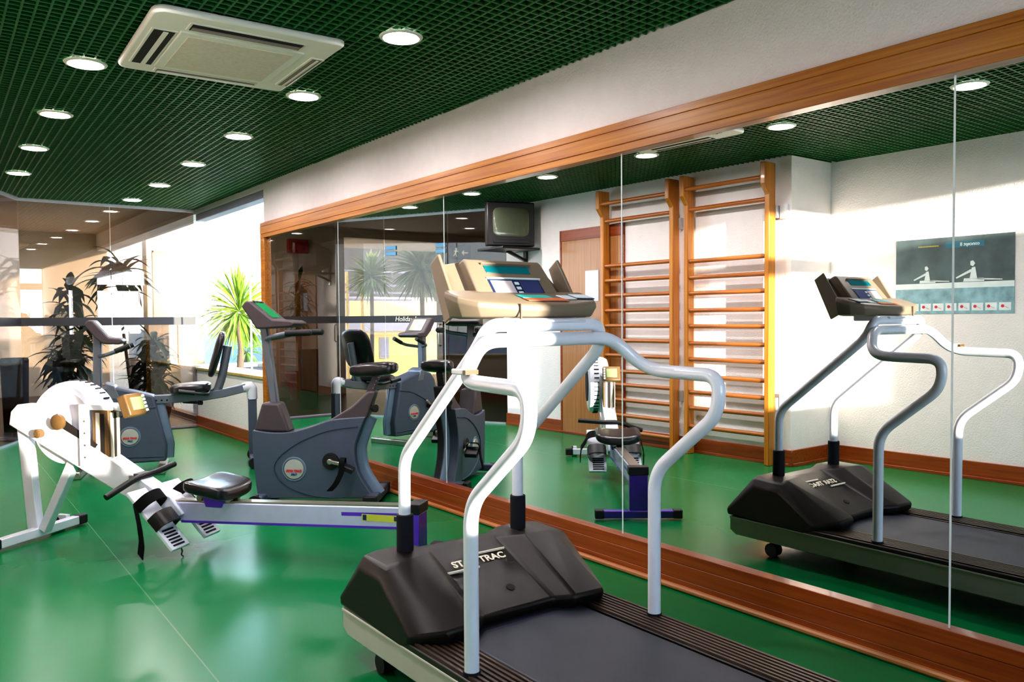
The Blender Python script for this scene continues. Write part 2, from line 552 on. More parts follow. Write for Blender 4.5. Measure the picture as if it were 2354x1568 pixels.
# mirror panels
seams = [7.41, 5.892, 4.352, 2.781, 1.261, .94]
names = ['tall mirror panel at the window end of the mirror wall', 'tall mirror panel behind the upright exercise bike', 'tall mirror panel behind the rowing machine rear foot',
         'tall mirror panel alongside the front of the treadmill', 'tall mirror panel beside the rear of the treadmill belt', 'tall mirror panel past the end of the treadmill']
for i in range(5):
    a, b = seams[i+1]+.003, seams[i]-.003
    mb = MB(); mb.box((W, a, .168), (W+.004, b, 1.982))
    o = mb.build('mirror_panel', 'mirror', smooth=0)
    tag(o, names[i], 'mirror', 'mirror panels along the wall')
    mb = MB(); mb.box((W-.0015, a-.006, .168), (W+.004, a, 1.982)); mb.build('edge', 'seam', o, smooth=0)

# ------------------------------------------------------------------ window beside the mirror and exterior
mb = MB(); mb.box((W-.02, 7.5, .655), (W+.34, YP+.02, .682)); struct(mb.build('window_1_sill', 'sill', bevel=.004))
wn = MB(); wn.box((W+.15, 7.5, .68), (W+.155, 8.33, 2.44)); wn.box((W+.15, 8.335, .68), (W+.155, YP, 2.44))
struct(wn.build('window_1', 'clear', smooth=0))
mb = MB(); mb.box((W+.02, 7.5, 2.365), (W+.14, YP, 2.44)); struct(mb.build('window_1_blind_cassette', 'blind', bevel=.006))
mb = MB(); mb.box((W-.006, 7.495, .68), (W+.25, 7.515, 2.118)); mb.box((W+.145, 8.327, .68), (W+.16, 8.338, 2.4)); struct(mb.build('window_1_frame', 'alu', smooth=0))
wn = MB()
ys = [YP, 11.0, 12.4, 13.8, 15.5]
for a, b in zip(ys, ys[1:]): wn.box((W+.15, a+.004, .06), (W+.156, b-.004, 2.44))
struct(wn.build('window_2', 'clear', smooth=0))
mb = MB(); mb.box((W+.1, YP, 0), (W+.2, 15.5, .06)); struct(mb.build('window_2_rail', 'trimw', smooth=0))

mb = MB(); mb.box((W+.25, -30, -.2), (60, 60, -.02)); mb.box((-60, 12.6, -1.75), (W+.2, 60, -1.6)); mb.box((-60, -30, -1.75), (-5, 12.6, -1.6))
struct(mb.build('ground_terrace', 'tile', smooth=0))
# raised bed with white coping under the window
pl = thing('planter_bed', 'raised planter with pale blue coping outside the gym window', 'planter', (3.55, 9.6, 0))
mb = MB(); mb.box((-.45, -2.6, 0), (.5, 1.6, .57)); mb.build('body', 'planter', pl, bevel=.01)
mb = MB(); mb.box((-.48, -2.63, .57), (-.38, 1.63, .64)); mb.box((.42, -2.63, .57), (.53, 1.63, .64)); mb.box((-.38, 1.53, .57), (.42, 1.63, .64)); mb.build('coping', 'concrete', pl, bevel=.01)
mb = MB(); mb.box((-.38, -2.6, .55), (.42, 1.53, .58)); mb.build('soil', 'soil', pl)
def yucca(name, label, loc, h, rr, n, m='leafyucca', lw=.035, group=None, cat='plant', droop=.5, trunk=.035):
    t = thing(name, label, cat, loc, 0, group)
    mb = MB(); mb.tube([(0,0,0), (.02,0,h*.4), (-.01,.01,h*.75), (0,0,h)], [trunk*1.3, trunk, trunk*.9, trunk], 10); mb.build('trunk', 'bark', t)
    mb = MB()
    for i in range(n):
        a = random.uniform(0, 2*PI); e = R(random.uniform(-55, 88))
        d = (math.cos(a)*math.cos(e), math.sin(a)*math.cos(e), math.sin(e))
        mb.leaf((d[0]*.02, d[1]*.02, h + .05*math.sin(e)), d, rr*random.uniform(.8, 1.1), lw, droop*random.uniform(.5, 1.2), 6, .85)
    mb.build('leaves', m, t, fix=False)
    return t
yucca('yucca_plant', 'bright green yucca with spiky crown outside the gym window', (3.42, 10.25, .592), .72, .60, 230, lw=.034, droop=.8)
yucca('yucca_plant', 'smaller yucca farther off beside the blue grey parapet outside', (4.75, 13.9, -.02), .72, .34, 50, lw=.035)
pw = MB(); pw.box((5.4, 6, -.02), (5.55, 26, .95)); tag(pw.build('parapet', 'sea', bevel=.01), 'blue grey terrace parapet wall beyond the yucca', 'wall')
# stone-clad wing seen through the partition
sw = thing('stone_wing', 'sunlit stone clad building wing with its top coloured pale as sun glare beyond the glass partition', 'building', (3.72, 14.2, 0))
mb = MB(); mb.box((-.47, 0, -.02), (.42, .3, 1.18)); mb.build('stone_base', 'stone', sw, bevel=.01)
mb = MB(); mb.box((-.47, .02, 1.18), (.42, .3, 3.3)); mb.build('upper_wall_glare', 'concrete', sw, bevel=.01)  # top half coloured pale to carry the sun's glare
mb = MB(); mb.box((-.5, -.02, 1.17), (.45, .3, 1.21)); mb.build('ledge', 'concrete', sw)
mb = MB(); mb.box((-.36, -.004, 1.24), (-.1, .03, 2.35)); dr = mb.build('door', 'wallwarm', sw)
mb = MB()
for a, b in (((-.38, -.015, 1.22), (-.36, .03, 2.38)), ((-.1, -.015, 1.22), (-.08, .03, 2.38)), ((-.38, -.015, 2.35), (-.08, .03, 2.38))): mb.box(a, b)
mb.build('frame', 'sill', dr)
# three brass bollard lights on stone
for k in range(3):
    mb = MB(); mb.cyl((3.4 + .08*k, 14.16, .62), (3.4 + .08*k, 14.16, .95), .022, 12)
    mb.lathe([(.03, 0), (.03, .03)], (3.4+.08*k, 14.16, .95)); mb.lathe([(.03, 0), (.03, .03)], (3.4+.08*k, 14.16, .60))
    tag(mb.build('brass_tube_lamp', 'bronze', smooth=40), 'slim brass tube lamp in a row of three on stone wall', 'lamp', 'brass tube lamps on the stone wing')
# ------------------------------------------------------------------ glass partition
def pane(a, b, name, label, group='glass partition panes', gm='partition'):
    a = Vector((*a, 0)); b = Vector((*b, 0)); d = (b-a).normalized(); L = (b-a).length
    t = thing(name, label, 'glass panel', a, math.atan2(d.y, d.x), group)
    mb = MB(); mb.box((.004, -.005, .02), (L-.004, .005, H-.02)); mb.build('pane', gm, t, smooth=0)
    mb = MB(); mb.box((.004, -.008, 1.175), (L-.004, .008, 1.262)); mb.build('stripe', 'stripe', t, smooth=0)
    mb = MB(); mb.box((0, -.012, H-.028), (L, .012, H-.002)); mb.build('top_channel', 'alu', t, smooth=0)
    mb = MB(); mb.box((0, -.012, 0), (L, .012, .02)); mb.build('floor_channel', 'alu', t, smooth=0)
    return t, L
xs = [1.0, 1.86, W-.004]
pane((xs[0], YP), (xs[1], YP), 'partition_panel', 'tinted end partition panel of glass with black stripe, beside the folded corner')
pane((xs[1], YP), (xs[2], YP), 'partition_panel', 'tinted end partition panel of glass with black stripe, meeting the low window wall')
dv = Vector((DIAG[0]-CORN[0], DIAG[1]-CORN[1])); DL = dv.length; dv /= DL
def dp(t): return (CORN[0]+dv.x*t, CORN[1]+dv.y*t)
pane(dp(0), dp(.78), 'partition_panel', 'tinted angled glass panel next to the television wall', gm='partition_side')
dt, dL = pane(dp(.785), dp(1.70), 'glass_door', 'frameless glass door in the angled partition with steel clamps', None, 'partition_side')
dt['category'] = 'door'
pane(dp(1.705), dp(DL), 'partition_panel', 'tinted angled glass panel next to the end partition corner', gm='partition_side')
for (x0, x1) in ((.02, .16), (dL-.18, dL-.02)):
    mb = MB(); mb.box((x0, -.014, 2.0), (x1, .014, 2.05)); mb.box((x0, -.014, 2.07), (x1, .014, 2.12)); mb.build('clamp', 'clip', dt, bevel=.003)
mb = MB(); mb.tube(fillet([(.1, -.01, .9), (.1, -.06, .9), (.1, -.06, 1.15), (.1, -.01, 1.15)], .03), .01); mb.build('handle', 'steel', dt)
text_obj('lettering', 'Holiday Inn', .085, 'lettering', dt, frame_mx((dL*.62, -.0095, 1.218), (-1,0,0), (0,0,1)), .001, 0, .2)

# ------------------------------------------------------------------ lobby beyond the partition
mb = MB(); mb.poly([(-4.2, 4.2, -.001), (CORN[0]-.02, 4.2, -.001), (CORN[0]-.02, CORN[1], -.001), (DIAG[0], DIAG[1], -.001), (W+.1, YP, -.001), (W+.1, 15.6, -.001), (-4.2, 15.6, -.001)])
struct(mb.build('floor_lobby', 'carpet'))
mb = MB(); mb.box((1.0, YP-.12, 0), (W, YP+.02, .012)); struct(mb.build('floor_threshold', 'plum', bevel=.004))
mb = MB(); mb.box((-4.2, YP+.05, 2.72), (W+.1, 15.6, 2.78)); mb.box((-4.2, 4.2, 2.72), (-.15, YP+.05, 2.78)); mb.prism([(CORN[0]-.1, CORN[1]+.05), (DIAG[0]-.03, YP+.05), (-.2, YP+.05)], lambda u, v, t: (u, v, t), 2.72, 2.78)
struct(mb.build('ceiling_lobby', 'gypsum', smooth=0))
mb = MB()
mb.box((1.0, YP-.03, H), (W, YP+.03, 2.75))
struct(mb.build('wall_over_partition', 'gypsum', smooth=0))
mb = MB(); a = Vector((*CORN, 0)); b = Vector((*DIAG, 0)); mb.bar(a + Vector((0,0,H+.13)), b + Vector((0,0,H+.13)), .05, .26)
struct(mb.build('wall_over_angled_partition', 'gypsum', smooth=0))
YW = 12.4
mb = MB()
mb.box((-4.2, YW, 0), (-2.28, YW+.2, 2.75)); mb.box((-.39, YW, 0), (.95, YW+.2, 2.75)); mb.box((-2.28, YW, 2.58), (-.39, YW+.2, 2.75))
mb.box((.75, YW+.2, 0), (.95, 15.5, 2.75))
mb.box((-4.4, 4.2, 0), (-4.2, YW+.2, 2.75)); mb.box((-4.4, 4.0, 0), (-.3, 4.2, 2.75))
struct(mb.build('wall_lobby', 'lobbywall', smooth=0))
mb = MB(); mb.box((-2.28, YW+.1, 0), (-1.34, YW+.106, 2.58)); mb.box((-1.33, YW+.1, 0), (-.39, YW+.106, 2.58)); struct(mb.build('window_3', 'clear', smooth=0))
# rear wall of the lobby
mb = MB(); mb.box((.9, 15.5, 0), (W+.16, 15.7, 2.75)); struct(mb.build('wall_lobby_end', 'lobbywall', smooth=0))
def dracaena(label, loc, canes, pot_r, pot_h, n, ln, lw, name='potted_dracaena', spread=.6):
    t = thing(name, label, 'potted plant', loc)
    mb = MB(); mb.lathe([(pot_r*.68, 0), (pot_r*.92, pot_h*.86), (pot_r, pot_h*.86), (pot_r*1.03, pot_h), (pot_r*.9, pot_h), (pot_r*.86, pot_h*.9), (0, pot_h*.9)], seg=28)
    mb.build('pot', 'terracotta', t)
    mb = MB()
    for (x, y, h) in canes: mb.tube([(x*.3, y*.3, pot_h*.85), (x*.8, y*.7, h*.6), (x, y, h)], [.022, .018, .014], 8)
    mb.build('stem', 'bark', t)
    mb = MB()
    for (x, y, h) in canes:
        for i in range(n):
            a = random.uniform(0, 2*PI); e = R(random.uniform(-20, 75))
            zz = h - random.uniform(0, spread)*(h-pot_h)
            f = zz/h
            d = (math.cos(a)*math.cos(e), math.sin(a)*math.cos(e), math.sin(e))
            mb.leaf((x*f, y*f, zz), d, ln*random.uniform(.7, 1.15), lw, random.uniform(.9, 1.9), 6)
    mb.build('leaves', 'leafdark', t, fix=False)
    return t
dracaena('tall leafy dracaena in terracotta pot beyond the end glass, farther from the window', (1.74, 11.6, 0), [(0, 0, 1.72), (.1, -.1, 1.25), (-.1, .1, .8)], .27, .42, 60, .40, .10, spread=.8)
dracaena('big dark dracaena with arching crown in red pot beyond the recumbent bike', (2.34, 10.85, 0), [(-.17, .1, 1.96)], .22, .30, 46, .50, .12, spread=.25)
dracaena('short bushy dark plant in red pot on the lobby floor by the window', (2.42, 10.3, 0), [(0, 0, 1.02), (-.12, .04, .85), (.06, -.06, .7)], .2, .24, 46, .38, .085, 'bushy_potted_plant', spread=.8)
dracaena('slim dracaena on bare trunk in terracotta pot, mirrored against the tan lobby wall', (.57, 11.95, 0), [(0, 0, 1.85), (.03, .03, 1.5)], .24, .43, 40, .34, .07, 'slim_potted_dracaena', spread=.35)
bn = thing('ashtray_bin', 'brushed steel pedestal bin beside the potted plant in the lobby', 'bin', (2.57, 11.75, 0))
mb = MB(); mb.lathe([(.13, 0), (.13, .72), (.12, .74), (0, .74)]); mb.build('body', 'alu', bn)
mb = MB(); mb.lathe([(.05, 0), (.05, .012)], (-.06, -.115, .5), (-.45, -.9, 0), 18); mb.build('opening', 'dark', bn)
db = MB(); db.lathe([(.12, 0), (.14, .8), (.13, .82), (0, .82)], (1.02, 10.6, 0)); tag(db.build('reflection_cylinder', 'dark'), 'dark cylinder added behind the angled glass corner in place of a reflection', 'bin')  # cylinder added to stand in for a dark reflection in the glass
al = thing('alarm_bell', 'red fire alarm box on the tan lobby wall', 'alarm', (.42, YW, 2.40))
mb = MB(); mb.box((-.17, -.07, -.12), (.17, 0, .10)); mb.build('case', 'alarm', al, bevel=.01)
mb = MB(); mb.lathe([(.075, 0), (.07, .03), (0, .045)], (-.02, -.07, -.01), (0,-1,0), 20); mb.build('sounder', 'alarm', al)
es = thing('exit_sign', 'emergency exit sign with running figure and arrow on the lobby wall', 'sign', (-2.66, YW, 2.42))
mb = MB(); mb.box((-.21, -.05, -.12), (.21, 0, .12)); mb.build('case', 'sign', es, bevel=.006)
mb = MB()
mb.lathe([(.022, 0), (.022, .004)], (.105, -.052, .06), (0,-1,0), 14)
mb.bar((.10, -.053, .035), (.125, -.053, -.02), .004, .03, (1,0,0)); mb.bar((.12, -.053, -.02), (.09, -.053, -.08), .004, .018, (1,0,0)); mb.bar((.125, -.053, -.02), (.165, -.053, -.07), .004, .018, (1,0,0)); mb.bar((.10, -.053, .03), (.06, -.053, .01), .004, .014, (1,0,0)); mb.bar((.10, -.053, .03), (.15, -.053, .02), .004, .014, (1,0,0))
mb.build('running_figure', 'signw', es)
mb = MB(); mb.bar((-.15, -.053, 0), (-.06, -.053, 0), .004, .02); mb.prism([(-.06, .05), (-.06, -.05), (-.01, 0)], lambda u, v, t: (u, t, v), -.055, -.051); mb.build('arrow', 'signw', es)

# exterior seen through the lobby window (mirror view)
hs = thing('yellow_house', 'pale yellow rendered house with two shuttered windows outside the lobby', 'building', (-7.3, 24, -1.6))
mb = MB(); mb.box((-2.2, 0, 0), (1.6, 3, 3.45)); mb.build('wall', 'yellow', hs, bevel=.02)
mb = MB(); mb.box((-2.3, -.25, 2.45), (1.75, .0, 2.85)); mb.build('canopy_ledge', 'housegrey', hs, bevel=.02)
mb = MB(); mb.box((-2.2, .4, 3.45), (2.4, 3, 3.6)); mb.build('roof', 'housegrey', hs, bevel=.02)
for k, xx in enumerate((-.15, .55)):
    mb = MB(); mb.box((xx, -.03, 1.55), (xx+.36, .02, 2.25)); w = mb.build('window', 'shutter', hs, bevel=.01)
    mb = MB(); mb.box((xx+.05, -.04, 1.62), (xx+.31, -.02, 2.18)); mb.build('pane', 'housegrey', w)
mb = MB(); mb.box((-5.2, 22.2, -1.6), (-3.9, 23.5, 2.1)); tag(mb.build('neighbour_house', 'housegrey', bevel=.02), 'grey shaded house beside the yellow house outside', 'building')
yucca('palm_tree', 'tall spiky palm nearest the yellow house, largest crown', (-4.0, 16, -1.6), 3.95, .85, 190, 'leafpale', .085, 'palms outside the lobby window', 'tree', .5, .06)
yucca('palm_tree', 'smaller spiky palm left of the largest palm outside', (-3.3, 17.1, -1.6), 3.8, .65, 150, 'leafpale', .075, 'palms outside the lobby window', 'tree', .5, .05)
rl = thing('terrace_railing', 'metal terrace railing against the sky outside the lobby window', 'railing', (-3.4, 18.2, 0))
mb = MB()
for z in (1.72, 1.9, 2.08, 2.42): mb.bar((-1.6, 0, z), (1.4, 0, z), .05, .05)
mb.build('rail', 'housegrey', rl)
for xx in (-.2, .2):
    mb = MB(); mb.box((xx-.03, -.03, -1.6), (xx+.03, .03, 2.4)); mb.build('post', 'sill', rl)

# ------------------------------------------------------------------ downlights
def downlight(x, y, z, label, group, dim=False):
    t = thing('downlight', label, 'ceiling light', (x, y, z-.006), 0, group)
    mb = MB(); mb.lathe([(.075, .03), (.075, -.003), (.082, -.008), (.094, -.006), (.099, 0), (.090, .002)], seg=32, close=False); mb.build('trim_ring', 'ring', t)
    mb = MB(); mb.lathe([(.0, -.004), (.06, -.004), (.0755, .001)], seg=32, close=False); mb.build('diffuser', 'lampdim' if dim else 'lamp', t)
    return t
words = ['first', 'second', 'third', 'fourth', 'fifth', 'sixth']
for i, (x, y) in enumerate([(1.85,3.274),(1.874,4.441),(1.908,5.654),(1.938,6.844),(1.974,8.07),(1.975,9.188)]):
    downlight(x, y, H, 'round glowing downlight in the mirror side row, %s counted from the air conditioner' % words[i], 'mirror side row of downlights')
for i, (x, y) in enumerate([(.772,4.505),(.801,5.694),(.823,6.869),(.847,8.081)]):
    downlight(x, y, H, 'round glowing downlight in the row away from the mirror, %s past the air conditioner' % words[i], 'outer row of downlights')
downlight(.705, 2.12, H, 'round glowing downlight seen only in the mirror, above the poster wall', 'outer row of downlights')
downlight(.735, 3.31, H, 'round glowing downlight seen only in the mirror, above the wall bars', 'outer row of downlights')
# ------------------------------------------------------------------ air conditioner
ac = thing('air_conditioner', 'cream ceiling cassette air conditioner with four louvre slots', 'air conditioner', (1.278, 3.925, H), R(-2.3))
def acslot(x0, x1, y0, y1):
    return dict(x0=x0, x1=x1, y0=y0, y1=y1)
out = []
for (cx, cy, a0) in ((.41-.03, .45-.03, 0), (-.41+.06, .45-.06, 90), (-.41+.06, -.45+.06, 180), (.41-.03, -.45+.03, 270)):
    rr = .03 if cx > 0 else .06
    for k in range(5): out.append((cx + rr*math.cos(R(a0+22.5*k)), cy + rr*math.sin(R(a0+22.5*k))))
slots = [(-.24, .24, -.365, -.29), (-.365, -.28, -.22, .30), (.345, .41-.02, -.20, .30), (-.24, .24, .355, .405)]
mb = MB(); mb.prism(out, lambda u, v, t: (u, v, t), -.032, -.001); mb.build('panel', 'acwhite', ac, bevel=.012, seg=3)
mb = MB(); mb.box((-.265, -.255, -.040), (.285, .315, -.03)); gp = mb.build('intake_grille', 'acwhite', ac, bevel=.004)
mb = MB(); mb.box((-.225, -.215, -.0425), (.245, .275, -.038)); mb.build('filter_mesh', 'acgrille', gp)
for i, (x0, x1, y0, y1) in enumerate(slots):
    mb = MB(); mb.box((x0-.012, y0-.012, -.036), (x1+.012, y1+.012, -.030)); s = mb.build('louvre', 'acwhite', ac, bevel=.003)
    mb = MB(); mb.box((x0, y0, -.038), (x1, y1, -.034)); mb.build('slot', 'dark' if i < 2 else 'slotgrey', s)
    mb = MB()
    if x1-x0 > y1-y0: mb.box((x0+.005, y0+.4*(y1-y0), -.0405), (x1-.005, y1-.02*(y1-y0), -.036), Matrix.Rotation(R(6), 3, 'X'))
    else: mb.box((x0+.45*(x1-x0), y0+.005, -.0405), (x1-.3*(x1-x0), y1-.005, -.036))
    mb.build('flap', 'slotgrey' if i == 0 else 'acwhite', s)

# ------------------------------------------------------------------ treadmill
TX, TY = 1.655, 2.0
td = thing('treadmill', 'black and silver treadmill with white tubular handrails in front of the mirror', 'treadmill', (TX, TY, 0))
mb = MB()
for sx in (-1, 1):
    mb.prism([(.69, .165), (.69, .10), (.655, .078), (-1.25, .078), (-1.28, .10), (-1.28, .165)], lambda u, v, t: (t, u, v), sx*.405, sx*.375)
    mb.box((min(sx*.41, sx*.372), -1.28, .158), (max(sx*.41, sx*.372), .69, .170))
mb.box((-.38, -1.2, .07), (.38, .62, .13))
mb.build('frame', 'gray', td, bevel=.004)
for sx in (-1, 1):
    mb = MB(); mb.box((min(sx*.265, sx*.408), -1.28, .165), (max(sx*.265, sx*.408), .30, .188)); rl_ = mb.build('side_rail', 'rail', td, bevel=.004)
    mb = MB()
    for k in range(7): xx = sx*(.278 + .019*k); mb.box((xx-.0045, -1.28, .187), (xx+.0045, .25, .194))
    mb.build('grip_rib', 'railrib', rl_, smooth=0)
mb = MB(); mb.box((-.255, -1.25, .16), (.255, .35, .186)); mb.build('running_belt', 'belt', td, bevel=.006)
# motor hood
def hood_profile(ax):
    # returns front-bottom, front-top, rear-top, rear-bottom as function of |x|
    tab = [(.000, (.735,.165), (.58,.372), (.50,.370), (.172,.196)),
           (.150, (.735,.165), (.58,.372), (.50,.370), (.170,.196)),
           (.205, (.733,.165), (.575,.392), (.41,.392), (.115,.205)),
           (.330, (.728,.168), (.57,.392), (.40,.390), (.105,.205)),
           (.385, (.722,.172), (.56,.386), (.395,.382), (.170,.188)),
           (.410, (.70,.178), (.545,.35), (.40,.346), (.205,.180))]
    return tab
rows = []
tab = hood_profile(0)
st = [(-t[0],) + t[1:] for t in tab[::-1]] + [t for t in tab[1:]]
for t in st:
    x = t[0]; (a, b, c, d) = t[1:]
    rows.append([(x, *a), (x, a[0]+.004, a[1]+.03), (x, *b), (x, *c), (x, d[0]-.0, d[1]+.03), (x, d[0]+.005, d[1]), (x, d[0]+.06, .16)])
mb = MB(); mb.loft(rows); hd = mb.build('motor_hood', 'hood', td, bevel=.010, seg=3, smooth=32)
up = Vector((0, .328, .144)).normalized(); nr = Vector((0, -up.z, up.y))
o0 = Vector((0, .41, .226+.144*(.41-.172)/.328)) + nr*.002
text_obj('lettering', 'STAR TRAC', .044, 'lettering', hd, frame_mx(o0, (1,0,0), up), .0006, .0012)
mb = MB()
for (x0, x1, s) in ((-.17, -.02, -.034), (.0, .135, .034)):
    p = o0 + up*s; mb.box((x0, p.y-.003, p.z-.003), (x1, p.y+.003, p.z+.0035))
mb.build('logo_stripe', 'lettering', hd)
mb = MB(); mb.lathe([(.016, 0), (.016, .006)], Vector((.03, .26, .226+.144*(.26-.172)/.328)) - nr*.003, nr, 14); mb.build('key_socket', 'dark', hd)
for sx in (-1, 1):
    mb = MB(); mb.tube([(sx*.25, .505, .345), (sx*.25, .503, .52)], [.030, .030], 20); mb.tube([(sx*.25, .505, .352), (sx*.25, .505, .372)], .036, 20)
    mb.build('post_sleeve', 'sleeve', td, bevel=.003)
r = .0215
# front uprights joined by the upper crossbar
path = [(-.25, .505, .48), (-.25, .503, .72), (-.25, .04, 1.115), (-.225, .015, 1.184), (.225, .01, 1.184), (.25, .04, 1.10), (.25, .503, .72), (.25, .505, .48)]
mb = MB(); mb.tube(fillet(path, [0, .06, .05, .05, .045, .04, .06, 0]), r, 16); mb.build('upright_frame', 'white', td)
# handrails
def hr(sx):
    return [(sx*.375, -.095, .185), (sx*.375, -.097, .68), (sx*.375, -.365, .90), (sx*.375, -.37, 1.02), (sx*.375, -.06, 1.026), (sx*.265, -.004, 1.137)]
pathL = hr(-1); pathR = hr(1)
path = pathL + pathR[::-1]
mb = MB(); mb.tube(fillet(path, [0, .07, .11, .085, .09, .06, .06, .09, .085, .11, .07, 0], 8), r*1.02, 16); h_ = mb.build('handrail', 'white', td)
for sx in (-1, 1):
    mb = MB(); mb.tube([(sx*.375, -.095, .182), (sx*.375, -.095, .20)], .026, 16); mb.build('rail_socket', 'sleeve', td)
mb = MB(); mb.box((-.40, -.10, 1.046), (-.352, -.04, 1.062)); sk = mb.build('stop_switch', 'white', td, bevel=.004)
mb = MB(); mb.box((-.398, -.112, 1.047), (-.354, -.09, 1.060)); mb.build('magnet_tab', 'bronze', sk)
for sx in (-1, 1):
    mb = MB(); mb.cyl((sx*.33, .46, .034), (sx*.38, .46, .034), .034, 20); mb.build('wheel', 'rubber', td)
# console
mb = MB(); mb.box((-.15, .04, 1.18), (-.05, .16, 1.235)); mb.box((.05, .04, 1.18), (.15, .16, 1.235)); mb.box((-.14, -.02, 1.19), (.14, .04, 1.20)); mb.build('console_bracket', 'white', td, bevel=.006)
plan = [(-.29, .17), (-.285, .10), (-.245, .045), (-.12, .008), (0, -.004), (.12, .008), (.245, .045), (.285, .10), (.29, .17)]
rows = []
for f, zt in ((.80, 1.203), (.93, 1.209), (1.0, 1.228), (.99, 1.244), (.95, 1.250)):
    rows.append([(x*f, .17 + (y-.17)*f, zt + (.045 if zt > 1.22 else .0) * (y-.0)/.17) for x, y in plan])
mb = MB(); mb.loft(rows); cs = mb.build('console', 'taupe', td, bevel=.004, smooth=60)
# sloped display housing
fb, ft, rb, rt = (.140, 1.272), (.250, 1.404), (.235, 1.235), (.315, 1.375)
hp = [(fb[0]-.0, fb[1]), (ft[0]-.012, ft[1]-.012), (ft[0]+.005, ft[1]), (rt[0], rt[1]), (rb[0], rb[1])]
rows = []
for x, k in ((-.172, 0), (-.150, 1), (.150, 1), (.172, 0)):
    rows.append([(x*(1 if i in (0, 4) else .93), y, z) for i, (y, z) in enumerate(hp)])
mb = MB(); mb.loft(rows); hz = mb.build('display_housing', 'taupe', cs, bevel=.008, seg=3)
ud = Vector((0, ft[0]-fb[0], ft[1]-fb[1])).normalized(); nd = Vector((0, -ud.z, ud.y))
def onface(x0, x1, s0, s1, name, m, parent, lift=.002, th=.003, bev=.001):
    mb = MB(); o = Vector((0, fb[0], fb[1]))
    P = []
    for x, s in ((x0, s0), (x1, s0), (x1, s1), (x0, s1)): P.append(o + Vector((x, 0, 0)) + ud*s + nd*lift)
    mb.slab(P, th); return mb.build(name, m, parent, bevel=bev)
onface(-.098, .088, .108, .140, 'display_window', 'lcd', hz, .002)
mb = MB()
onface(-.108, .1, .142, .146, 'visor', 'taupe', hz, .006, .012)
onface(-.11, .115, .080, .086, 'panel_ridge', 'keys', hz, .002, .008)
onface(-.108, .108, .006, .080, 'key_panel', 'navy', hz, .001)
onface(-.1, -.012, .012, .073, 'label', 'pinklabel', hz, .0025)
onface(.022, .1, .012, .073, 'label', 'bluelabel', hz, .0025)
for k in range(3): onface(-.004, .014, .014 + .021*k, .026 + .021*k, 'button', 'keys', hz, .003)
def ontray(x0, x1, y0, y1, name, m, parent, z=1.2645, th=.003):
    mb = MB(); mb.slab([(x0, y0, z + .265*(y0-.05)), (x1, y0, z + .265*(y0-.05)), (x1, y1, z + .265*(y1-.05)), (x0, y1, z + .265*(y1-.05))], th); return mb.build(name, m, parent, bevel=.001)
ontray(-.05, .075, .072, .112, 'key_strip', 'teal', cs); ontray(-.055, .115, .035, .068, 'key_strip', 'orange', cs)
ontray(.118, .17, .06, .11, 'key_strip', 'keys', cs)
kp = ontray(.176, .256, .066, .125, 'keypad_frame', 'navy', cs); 
for k in range(4): ontray(.180 + .019*k, .1965 + .019*k, .072, .118, 'key', 'keys', kp, 1.2665)
mb = MB(); mb.box((-.115, .0, 1.2), (-.110, .006, 1.25)); mb.build('tray_seam', 'taupedark', cs)
for sx in (-1, 1):
    A, B, C, D = (.25, .256, 1.415), (.252, .304, 1.382), (.256, .212, 1.188), (.256, .138, 1.226)
    mb = MB(); mb.slab([(sx*p[0], p[1], p[2]) for p in (A, B, C, D)], .012); mb.build('side_wing', 'taupe', cs, bevel=.004)
    mb = MB(); mb.loft([[(sx*.150, .285, 1.395), (sx*.15, .165, 1.245), (sx*.15, .175, 1.24), (sx*.15, .295, 1.39)], [(sx*.205, .30, 1.385), (sx*.205, .175, 1.235), (sx*.205, .185, 1.23), (sx*.205, .31, 1.38)], [(sx*.245, .275, 1.33), (sx*.25, .165, 1.225), (sx*.25, .175, 1.22), (sx*.245, .285, 1.325)]])
    mb.build('book_rest', 'taupe' if sx < 0 else 'taupedark', cs, bevel=.003)  # mirror-side rest gets darker taupe, painting in the shade on that side

# ------------------------------------------------------------------ rowing machine (local x = towards flywheel, y = towards camera)
ra = math.atan2(.787, -.617)
rw = thing('rowing_machine', 'white and purple rowing machine with round flywheel cage and black sliding seat', 'rowing machine', (1.985, 3.425, 0), ra)
zt = lambda s: .300 - .038*s/1.33
mb = MB(); mb.bar((0.0, 0, zt(0)-.052), (1.45, 0, zt(1.45)-.052), .075, .10); mb.build('monorail', 'lav', rw, bevel=.006)
mb = MB(); mb.bar((-.0, 0, zt(0)+.003), (1.40, 0, zt(1.40)+.003), .06, .008); mb.build('rail_top', 'steel', rw)
mb = MB(); mb.bar((0.0, .0, zt(0)-.103), (1.30, 0, zt(1.30)-.103), .078, .012); mb.bar((.02, .0, zt(0)-.04), (.38, 0, zt(.38)-.04), .0765, .018); mb.build('rail_stripe', 'purple', rw)
stk = MB(); stk.box((.06, .0385, zt(0)-.078), (.27, .0395, zt(0)-.045)); sko = stk.build('sticker', 'stickery', rw)
mb = MB(); mb.box((.245, .0393, zt(0)-.075), (.265, .0402, zt(0)-.048)); mb.build('sticker_print', 'navy', sko)
mb = MB(); mb.box((.075, .0393, zt(0)-.072), (.1, .0402, zt(0)-.05)); mb.build('sticker_print', 'navy', sko)
mb = MB(); mb.box((-.035, -.055, .03), (.0, .055, zt(0)-.03)); mb.build('rear_leg', 'purple', rw, bevel=.004)
mb = MB(); mb.bar((-.018, -.21, .035), (-.018, .21, .035), .05, .045); rf = mb.build('rear_foot', 'purple', rw, bevel=.006)
for s in (-1, 1):
    mb = MB(); mb.box((-.046, min(s*.205, s*.26), .01), (.01, max(s*.205, s*.26), .062)); mb.build('end_cap', 'rubber', rf, bevel=.006)
